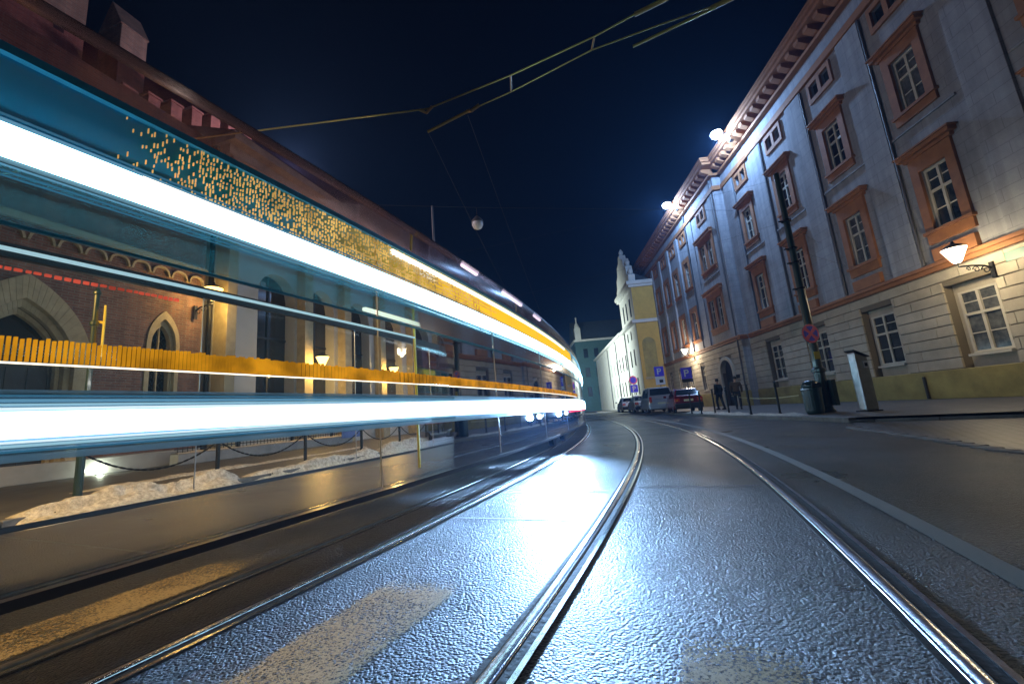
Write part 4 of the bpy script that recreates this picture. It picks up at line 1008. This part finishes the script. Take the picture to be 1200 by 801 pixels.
parking('blue P sign with a white plate below it, above the silver van', (10.65, 30, .12), 2.95, .72, 'white')
parking('dark blue P sign standing above the parked red car', (10.95, 26, .12), 2.4, .72, 'dark')
rs = thing('stacked_road_sign', 'small round sign over a little blue P plate by the ochre wall', 'road sign', (11.55, 40, .12), R(6))
mb = MB(); mb.tube([(0, .03, 0), (0, .03, 3.5)], .03, 8); mb.build('post', 'pipe', rs)
mb = MB(); mb.lathe([(0, -.02), (.42, -.02), (.42, -.005), (0, -.005)], (0, 0, 3.05), 24, 'y'); mb.build('round_plate', 'red_sign', rs)
mb = MB(); mb.lathe([(0, -.027), (.30, -.027), (.30, -.021), (0, -.021)], (0, 0, 3.05), 24, 'y'); mb.build('blue_disc', 'blue_sign', rs)
mb = MB(); mb.box(-.38, .38, -.02, -.005, 1.85, 2.58); mb.build('square_plate', 'blue_sign', rs)
o = letter_P(.32, .48, -.021).build('letter', 'signwhite', rs); o.location = (0, 0, 2.2)

# ------------------------------------------------------------------ parked cars (x across, y forwards; rear faces -y)
def car(label, loc, rz, L, W, paint, roofs, lamps='low', van=False):
    """roofs: list of (y, z belt, z roof, half width of roof)"""
    t = thing('parked_car', label, 'car', loc, rz, 'cars parked along the right kerb')
    body = MB(); hw = W / 2
    st_ = [(-L / 2, .42, .62, .90), (-L / 2 + .05, .30, .86, .95), (-L / 2 + .25, .22, .93, 1.0), (-L / 4, .2, .95, 1.0), (L / 6, .2, .92, 1.0), (L / 4, .2, .90, .99), (L / 2 - .25, .22, .74, .92), (L / 2 - .03, .32, .62, .82), (L / 2, .4, .52, .75)]
    zs = 1.08 if van else 1.
    rows = []
    for y, zb, zt, k in st_:
        w = hw * k; zt *= zs
        rows.append([(-w * .94, y, zb), (-w, y, zb + .12), (-w, y, (zb + zt) / 2 + .02), (-w * .97, y, zt - .05), (-w * .90, y, zt), (w * .90, y, zt), (w * .97, y, zt - .05), (w, y, (zb + zt) / 2 + .02), (w, y, zb + .12), (w * .94, y, zb)])
    body.loop(rows); body.build('body', paint, t, bevel=.02, smooth=False)
    cab = MB(); rows = []
    for y, zb, zr, k in roofs: rows.append([(-hw * .93, y, zb), (-hw * k, y, zr - .07), (-hw * (k - .1), y, zr), (hw * (k - .1), y, zr), (hw * k, y, zr - .07), (hw * .93, y, zb)])
    cab.loop(rows); cab.build('cabin', paint, t, bevel=.03)
    (y0, b0, r0_, k0), (y1, b1, r1_, k1) = roofs[0], roofs[1]
    gl = MB(); a = Vector((0, y0, r0_)); b = Vector((0, y1, r1_)); n_ = Vector((0, -(b.z - a.z), b.y - a.y)).normalized() * .012
    def on(u): 
        p = a.lerp(b, u) + n_; return p
    q0, q1 = on(.12), on(.88)
    gl.add([(-hw * .80, q0.y, q0.z), (hw * .80, q0.y, q0.z), (hw * (k1 - .08), q1.y, q1.z), (-hw * (k1 - .08), q1.y, q1.z)], [(0, 1, 2, 3)]); gl.build('rear_window', 'carglass', t)
    for sx in (-1, 1):
        ym = [(roofs[1][0] + .15), roofs[-2][0] - .05]; mid = sum(ym) / 2
        for ya, yb in ((ym[0], mid - .04), (mid + .04, ym[1])):
            gl = MB(); z0, z1 = roofs[1][1] + .06, roofs[1][2] - .12
            x0 = sx * (hw * .93 + .004); x1 = sx * (hw * roofs[1][3] + .012)
            gl.add([(x0, ya, z0), (x0, yb + (.1 if ya > mid else 0), z0), (x1, yb - (.05 if ya > mid else 0), z1), (x1, ya + .08, z1)], [(0, 1, 2, 3)]); gl.build('side_window', 'carglass', t)
        for y in (-L / 2 + .72, L / 2 - .78):
            wmb = MB(); wmb.lathe([(.20, -.09), (.30, -.085), (.315, -.05), (.315, .05), (.30, .085), (.20, .09)], (sx * (hw - .10), y, .315), 20, 'x'); wh_ = wmb.build('wheel', 'rubber', t)
            wmb = MB(); wmb.lathe([(.19, -.095), (.19, .095)], (sx * (hw - .10), y, .315), 14, 'x'); wmb.build('rim', 'rim', wh_)
        lm = MB()
        if lamps == 'high': lm.box(sx * hw * .80 - .09, sx * hw * .80 + .09, -L / 2 - .015, -L / 2 + .1, .72, 1.12)
        else: lm.box(sx * hw * .76 - .15, sx * hw * .76 + .15, -L / 2 - .018, -L / 2 + .1, .66, .86)
        o = lm.build('tail_lamp', 'taillamp', t, bevel=.02)
        am = MB(); am.box(sx * hw * .78 - .06, sx * hw * .78 + .06, -L / 2 - .024, -L / 2 - .016, .70, .76); am.build('indicator', 'amberlens', o)
        mr = MB(); mr.box(sx * (hw + .02), sx * (hw + .19), L / 5, L / 5 + .09, .94 * zs, 1.08 * zs); mr.build('mirror', paint, t, bevel=.02)
        hl = MB(); hl.box(sx * hw * .62 - .16, sx * hw * .62 + .16, L / 2 - .12, L / 2 + .01, .52, .66); hl.build('headlight', 'signwhite', t)
    bp_ = MB(); bp_.box(-hw * .95, hw * .95, -L / 2 - .06, -L / 2 + .12, .26, .56); bp_.build('rear_bumper', 'black' if paint != 'carsilver' else paint, t, bevel=.04)
    pl = MB(); pl.box(-.26, .26, -L / 2 - .03, -L / 2 - .018, .60, .72) if paint != 'carred' else pl.box(-.26, .26, -L / 2 - .03, -L / 2 - .018, .66, .78); pl.build('number_plate', 'plate', t)
    return t
hatch = [(-1.86, .90, .98, .86), (-1.45, .94, 1.38, .74), (-.6, .95, 1.46, .73), (.25, .93, 1.42, .72), (1.05, .90, .94, .84)]
vanr = [(-2.1, .98, 1.15, .88), (-1.9, 1.02, 1.74, .80), (-.8, 1.02, 1.82, .80), (.5, 1.0, 1.76, .78), (1.35, .97, 1.02, .86)]
sedan = [(-1.75, .90, .95, .84), (-1.0, .94, 1.36, .72), (-.2, .94, 1.43, .72), (.4, .93, 1.38, .71), (1.25, .9, .93, .84)]
car('small dark red hatchback parked nearest on the right pavement', (10.45, 26.0, .12), R(-12), 3.75, 1.66, 'carred', hatch)
car('silver van with a tall tailgate window parked ahead of the red hatchback', (10.35, 30.8, .12), R(-8), 4.3, 1.80, 'carsilver', vanr, 'high', True)
car('champagne saloon parked just ahead of the silver van', (10.9, 36.6, .12), R(-6), 4.2, 1.72, 'carbeige', sedan)
car('white hatchback farthest along the line of parked cars', (11.2, 42.0, .12), R(-5), 3.9, 1.68, 'carwhite', hatch)

# ------------------------------------------------------------------ two pedestrians by the doorway
def skin_mesh(name, m, verts, edges, radii, parent, root=0, sub=2):
    me = bpy.data.meshes.new(name); me.from_pydata(verts, edges, []); o = bpy.data.objects.new(name, me); COL.objects.link(o)
    md = o.modifiers.new('skin', 'SKIN'); md.use_smooth_shade = True
    for i, r in enumerate(radii): me.skin_vertices[0].data[i].radius = r if isinstance(r, tuple) else (r, r); me.skin_vertices[0].data[i].use_root = (i == root)
    o.modifiers.new('sub', 'SUBSURF').levels = sub; o.modifiers['sub'].render_levels = sub
    dg = bpy.context.evaluated_depsgraph_get(); me2 = bpy.data.meshes.new_from_object(o.evaluated_get(dg)); me2.name = name
    o2 = bpy.data.objects.new(name, me2); COL.objects.link(o2); me2.materials.clear(); me2.materials.append(M[m]); o2.parent = parent
    bpy.data.objects.remove(o); return o2
def person(label, loc, rz, coatm, stride=.12):
    t = thing('person', label, 'person', loc, rz, None)
    J = [(0, 0, .95), (0, 0, 1.15), (0, .01, 1.35), (0, .01, 1.47), (0, .0, 1.53), (0, -.02, 1.62), (0, -.02, 1.73),
         (.10, 0, .90), (.11, -stride, .50), (.11, -stride * .6, .09), (.12, -stride * .6 - .16, .04),
         (-.10, 0, .90), (-.11, stride * .4, .50), (-.11, stride * 1.4, .09), (-.12, stride * 1.4 - .16, .04),
         (.19, .0, 1.42), (.25, .04, 1.15), (.24, -.06, .90), (.24, -.09, .80), (-.19, .0, 1.42), (-.25, .02, 1.15), (-.24, -.10, .91), (-.24, -.14, .81)]
    E = [(0, 1), (1, 2), (2, 3), (3, 4), (4, 5), (5, 6), (0, 7), (7, 8), (8, 9), (9, 10), (0, 11), (11, 12), (12, 13), (13, 14), (2, 15), (15, 16), (16, 17), (17, 18), (2, 19), (19, 20), (20, 21), (21, 22)]
    rr = [(.14, .10), (.13, .095), (.15, .10), (.07, .06), (.05, .05), (.075, .09), (.07, .08), .085, .055, .04, .035, .085, .055, .04, .035, .06, .045, .033, .03, .06, .045, .033, .03]
    skin_mesh('body', 'skin', J, E, rr, t)
    cv = [(0, 0, .72), (0, 0, .95), (0, 0, 1.15), (0, .01, 1.36), (0, .01, 1.45), (.20, .0, 1.42), (.265, .04, 1.14), (.25, -.06, .89), (-.20, .0, 1.42), (-.265, .02, 1.14), (-.25, -.10, .90)]
    skin_mesh('coat', coatm, cv, [(0, 1), (1, 2), (2, 3), (3, 4), (3, 5), (5, 6), (6, 7), (3, 8), (8, 9), (9, 10)], [(.19, .15), (.175, .135), (.165, .125), (.185, .13), (.085, .08), .085, .068, .052, .085, .068, .052], t, 1)
    lv = [J[0], J[7], J[8], J[9], J[11], J[12], J[13]]
    skin_mesh('trousers', 'trousers', lv, [(0, 1), (1, 2), (2, 3), (0, 4), (4, 5), (5, 6)], [(.15, .11), .10, .075, .062, .10, .075, .062], t)
    for a, b in ((9, 10), (13, 14)):
        mb = MB(); x, y, z = J[a]; mb.loop([[(x - .05, y + .07, 0), (x + .05, y + .07, 0), (x + .045, y + .07, .11), (x - .045, y + .07, .11)], [(x - .05, y - .06, 0), (x + .05, y - .06, 0), (x + .045, y - .05, .11), (x - .045, y - .05, .11)], [(x - .045, y - .20, 0), (x + .045, y - .20, 0), (x + .035, y - .20, .045), (x - .035, y - .20, .045)]]); mb.build('shoe', 'black', t, bevel=.015)
    mb = MB(); mb.lathe([(.085, -.03), (.103, .03), (.095, .09), (.06, .135), (0, .15)], (0, .005, 1.67), 14); mb.build('hair', 'hair', t, smooth=True)
    mb = MB(); mb.prism([(-.115, 1.64), (-.14, 1.615), (-.105, 1.61)], -.013, .013, 'x'); mb.build('nose', 'skin', t)
    return t
person('pedestrian in a dark coat standing by the palace doorway, left of the pair', (11.9, 24.2, .12), R(200), 'coat')
person('pedestrian in a brown coat standing nearest the palace doorway', (12.1, 22.6, .12), R(150), 'brown', .2)

# ------------------------------------------------------------------ overhead wires and hanging lantern
def wires(name, m, pts, r, label, group=None, cat='wire'):
    mb = MB(); mb.tube(pts, r, 6); return tag(mb.build(name, m), label, cat, group)
Z = 5.6
w1 = thing('overhead_wire', 'upper of two golden overhead wires crossing the sky, reaching the left building', 'wire', (-1.0, 5.5, Z), 0, 'golden overhead wires')
def wp(t, name, m, pts, r):
    mb = MB(); mb.tube([Vector(p) - Vector(t.location) for p in pts], r, 7); return mb.build(name, m, t)
wp(w1, 'conductor', 'wire', [(-12.2, 6.9, Z + .2), (-5.4, 5.75, Z + .0), (-1.0, 5.5, Z), (.3, 5.0, Z), (1.4, 4.5, Z), (2.1, 4.1, Z), (4.8, 2.9, Z + .1), (9.5, .5, Z + .4)], .012)
wp(w1, 'clamp', 'insul', [(-1.12, 5.52, Z + .01), (-1.02, 5.52, Z - .05), (-.92, 5.47, Z + .01)], .022)
wp(w1, 'turnbuckle', 'insul', [(1.85, 4.25, Z), (2.15, 4.10, Z), (2.2, 4.0, Z - .06)], .028)
w2 = thing('overhead_wire', 'lower golden overhead wire with a thick insulating rod at its free end', 'wire', (-1.1, 6.0, Z), 0, 'golden overhead wires')
wp(w2, 'insulating_rod', 'wire', [(-1.1, 6.0, Z), (-.35, 5.6, Z)], .022)
wp(w2, 'conductor', 'wire', [(-.35, 5.6, Z), (.3, 5.3, Z), (1.4, 4.7, Z), (2.2, 4.42, Z), (2.9, 4.2, Z), (6, 3.2, Z + .1), (10.5, 1.8, Z + .4)], .010)
wp(w2, 'second_rod', 'wire', [(1.95, 4.68, Z - .02), (2.85, 4.22, Z - .02)], .018)
wp(w2, 'clamp', 'insul', [(-.4, 5.64, Z + .02), (-.33, 5.58, Z - .03), (-.2, 5.52, Z + .01)], .026)
wp(w2, 'end_fitting', 'insul', [(2.8, 4.25, Z), (3.05, 4.12, Z)], .03)
for i, (a, b) in enumerate((((.3, 5.0, Z), (.3, 5.3, Z)), ((1.4, 4.5, Z), (1.4, 4.7, Z)))):
    wires('wire_spacer', 'insul', [a, b], .014, ['left', 'right'][i] + ' short spacer rod joining the two golden overhead wires', 'spacers between the overhead wires', 'spacer')
pp = Vector((9.66, 13.0, 6.55))
span = [((-10.2, 22, 9.5), (9.6, 13.0, 8.1), 'faint span wire from the green pole top to the left roofs'), (pp, pal_at(6.0, .1, 7.9), 'thin stay wire from the green pole to the palace wall, upper'), (pp - Vector((0, 0, 1.0)), pal_at(2.6, .1, 5.0), 'thin stay wire from the green pole to the palace wall, lower'),
        (pp, at(40, -7, 9.0), 'thin wire from the green pole to the far bend of the street'), ((-1.1, 6.0, Z), (2.5, 40, 7.5), 'faint trolley wire running away from the golden rod towards the bend'), ((-.4, 5.7, Z), (4.2, 40, 7.5), 'second faint trolley wire running away towards the bend'),
        ((5.2, 11.0, 12.0), (5.4, 16.9, 4.5), None), (pal_at(27, PJ, 9.5), at(44, -8, 9.3), 'dark span wire crossing from the far palace bays to the left side')]
for a, b, lab in span:
    if lab is None: continue
    a, b = Vector(a), Vector(b); L_ = (b - a).length
    pts = [a.lerp(b, i / 12) - Vector((0, 0, .012 * L_ * 4 * (i / 12) * (1 - i / 12))) for i in range(13)]
    wires('span_wire', 'wiredark', pts, .003, lab, 'thin wires above the street')
hl = thing('hanging_lantern', 'unlit round street lantern hung on a wire over the tram', 'lamp', (-1.3, 20.0, 10.9), 0)
mb = MB(); mb.lathe([(.05, .45), (.12, .40), (.30, .18), (.32, .10), (.30, .08)], (0, 0, 0), 18); mb.build('hood', 'pipe', hl)
mb = MB(); mb.lathe([(.29, .079), (.30, -.05), (.22, -.22), (.08, -.30), (0, -.31)], (0, 0, 0), 18); mb.build('globe', mat('lantern_globe', (.7, .7, .7), .25), hl, smooth=True)
mb = MB(); mb.tube([(0, 0, .44), (0, 0, .95)], .02, 6); mb.build('hanger', 'iron', hl)
wires('span_wire', 'wiredark', [(-11.2, 18.5, 12.2), (-1.3, 20.0, 11.85), (15.0, 24.5, 12.6)], .009, 'span wire carrying the unlit hanging lantern', 'thin wires above the street')
sp_ = thing('mast', 'slender pale mast rising behind the tram roof', 'mast', (-3.75, 20.5, .12), 0)
mb = MB(); mb.lathe([(.16, 0), (.15, .8), (.10, .9), (.09, 6), (.05, 12.3), (0, 12.35)], (0, 0, 0), 12); mb.build('shaft', 'pipe', sp_)
mb = MB(); mb.lathe([(.17, .0), (.19, .4), (.16, .85), (.11, .9)], (0, 0, 0), 12); mb.build('base_sleeve', 'iron', sp_)

# street lamps down the road and on the left building (the sodium light of the pavement)
def street_lamp(label, loc, h, glassm, col, power, reach, rz):
    t = thing('street_lamp', label, 'street lamp', loc, rz, 'lit street lamps')
    mb = MB(); mb.lathe([(.12, 0), (.11, .9), (.06, 1.0), (.045, h), (0, h + .02)], (0, 0, 0), 12); mb.tube([(0, 0, h - .05), (reach * .5, 0, h + .2), (reach, 0, h + .18)], .03, 8); mb.build('post', 'pipe', t)
    mb = MB(); mb.prism([(-.14, .03), (.14, .03), (.10, .14), (-.10, .14)], -.12, .12, 'y'); o = mb.build('head', 'pipe', t, loc=(reach, 0, h + .1), bevel=.02)
    mb = MB(); mb.box(-.11, .11, -.09, .09, -.02, .028); mb.build('lens', glassm, o)
    q = Vector(loc) + Matrix.Rotation(rz, 3, 'Z') @ Vector((reach, 0, h - .06))
    l = bpy.data.lights.new('street_light', 'SPOT'); l.color = col; l.energy = power; l.shadow_soft_size = .12; l.spot_size = R(150); l.spot_blend = .35
    o = bpy.data.objects.new('street_light', l); COL.objects.link(o); o.location = q; o.rotation_mode = 'QUATERNION'; o.rotation_quaternion = (q - Vector((14.5, 63, 7))).to_track_quat('Z', 'Y')
street_lamp('white street lamp at the bend, shining past the end of the tram', (3.2, 60, .12), 7.0, 'whitebulb', (.86, 1, .93), 26000, 1.2, 0)
def left_lamp(label, s, z, power):
    lantern(label, left_at(s, .12, z), R(90) - LH - R(90), .9, 'sodium', 1., 'sodium lanterns on the left buildings')
    q = left_at(s, 1.0, z + .3); point('sodium_light', q, (1, .60, .16), power, .25)
left_lamp('added sodium lantern on the church wall just past the lancet window', 2.5, 5.6, 420)  # added lantern, there to brighten the church wall and portal
left_lamp('sodium lantern on the second pier of the arcaded building', 8.15, 3.6, 800)
left_lamp('sodium lantern on the far piers of the arcaded building', 14.5, 3.6, 900)
l = bpy.data.lights.new('sodium_street_light', 'SPOT'); l.color = (1, .58, .14); l.energy = 3800; l.shadow_soft_size = .2; l.spot_size = R(128); l.spot_blend = .35
o = bpy.data.objects.new('sodium_street_light', l); COL.objects.link(o); o.location = (-7.6, 1.5, 5.2); o.rotation_euler = (R(18), 0, 0)
point('sodium_street_light', (9.5, -6.0, 4.5), (1, .62, .16), 90, .2)

q = left_at(6.5, .6, 13.9); point('tower_fill_light', q, (.92, .74, .86), 3000, .2)  # added light without a lamp body, for the church tower
hz = MB(); hz.box(-70, 75, -45, 150, -1.2, 30)
hm = bpy.data.materials.new('night_haze'); hm.use_nodes = True; nt = hm.node_tree; nt.nodes.remove(nt.nodes['Principled BSDF'])
pv_ = nt.nodes.new('ShaderNodeVolumePrincipled'); pv_.inputs['Color'].default_value = (.26, .52, 1, 1); pv_.inputs['Density'].default_value = .0015; pv_.inputs['Anisotropy'].default_value = .35
nt.links.new(pv_.outputs[0], nt.nodes['Material Output'].inputs['Volume'])
ho = hz.build('haze', hm); ho['kind'] = 'stuff'
# ------------------------------------------------------------------ world, moon, camera
w = bpy.data.worlds.new('World'); SC.world = w; w.use_nodes = True
nt = w.node_tree; bg = nt.nodes['Background']
sky = nt.nodes.new('ShaderNodeTexSky'); sky.sky_type = 'NISHITA'; sky.sun_disc = False
sky.sun_elevation = R(-4.5); sky.sun_rotation = R(10); sky.air_density = 1.; sky.dust_density = .2; sky.ozone_density = 6.
mx = nt.nodes.new('ShaderNodeMixRGB'); mx.blend_type = 'MULTIPLY'; mx.inputs[0].default_value = 1; mx.inputs[2].default_value = (.03, 1., .85, 1)
nt.links.new(sky.outputs[0], mx.inputs[1]); nt.links.new(mx.outputs[0], bg.inputs[0]); bg.inputs[1].default_value = .22
sun = bpy.data.lights.new('moon', 'SUN'); sun.energy = .012; sun.angle = R(.5); sun.color = (.7, .8, 1)
so = bpy.data.objects.new('moon', sun); COL.objects.link(so); so.rotation_euler = (R(50), 0, R(20))

cam = bpy.data.cameras.new('camera'); co = bpy.data.objects.new('camera', cam); COL.objects.link(co); SC.camera = co
cam.sensor_width = 36; cam.lens = 474 / 1200 * 36; cam.clip_start = .05; cam.clip_end = 1500
pitch, roll = math.atan(84 / 474), R(4.8)
fw = Vector((0, math.cos(pitch), math.sin(pitch))); up0 = Vector((0, -math.sin(pitch), math.cos(pitch))); r0v = Vector((1, 0, 0))
RX = r0v * math.cos(roll) - up0 * math.sin(roll); UY = r0v * math.sin(roll) + up0 * math.cos(roll)
mt = Matrix((RX, UY, -fw)).transposed().to_4x4(); mt.translation = (0, 0, .88); co.matrix_world = mt

SC.view_settings.view_transform = 'Standard'; SC.view_settings.look = 'None'; SC.view_settings.gamma = 1; SC.view_settings.exposure = -.65
SC.render.engine = 'CYCLES'
SC.cycles.use_denoising = True
try: SC.cycles.denoiser = 'OPENIMAGEDENOISE'
except Exception: pass
SC.cycles.max_bounces = 6; SC.cycles.diffuse_bounces = 3; SC.cycles.glossy_bounces = 3; SC.cycles.transparent_max_bounces = 24
SC.cycles.sample_clamp_indirect = 4; SC.cycles.caustics_reflective = False; SC.cycles.caustics_refractive = False
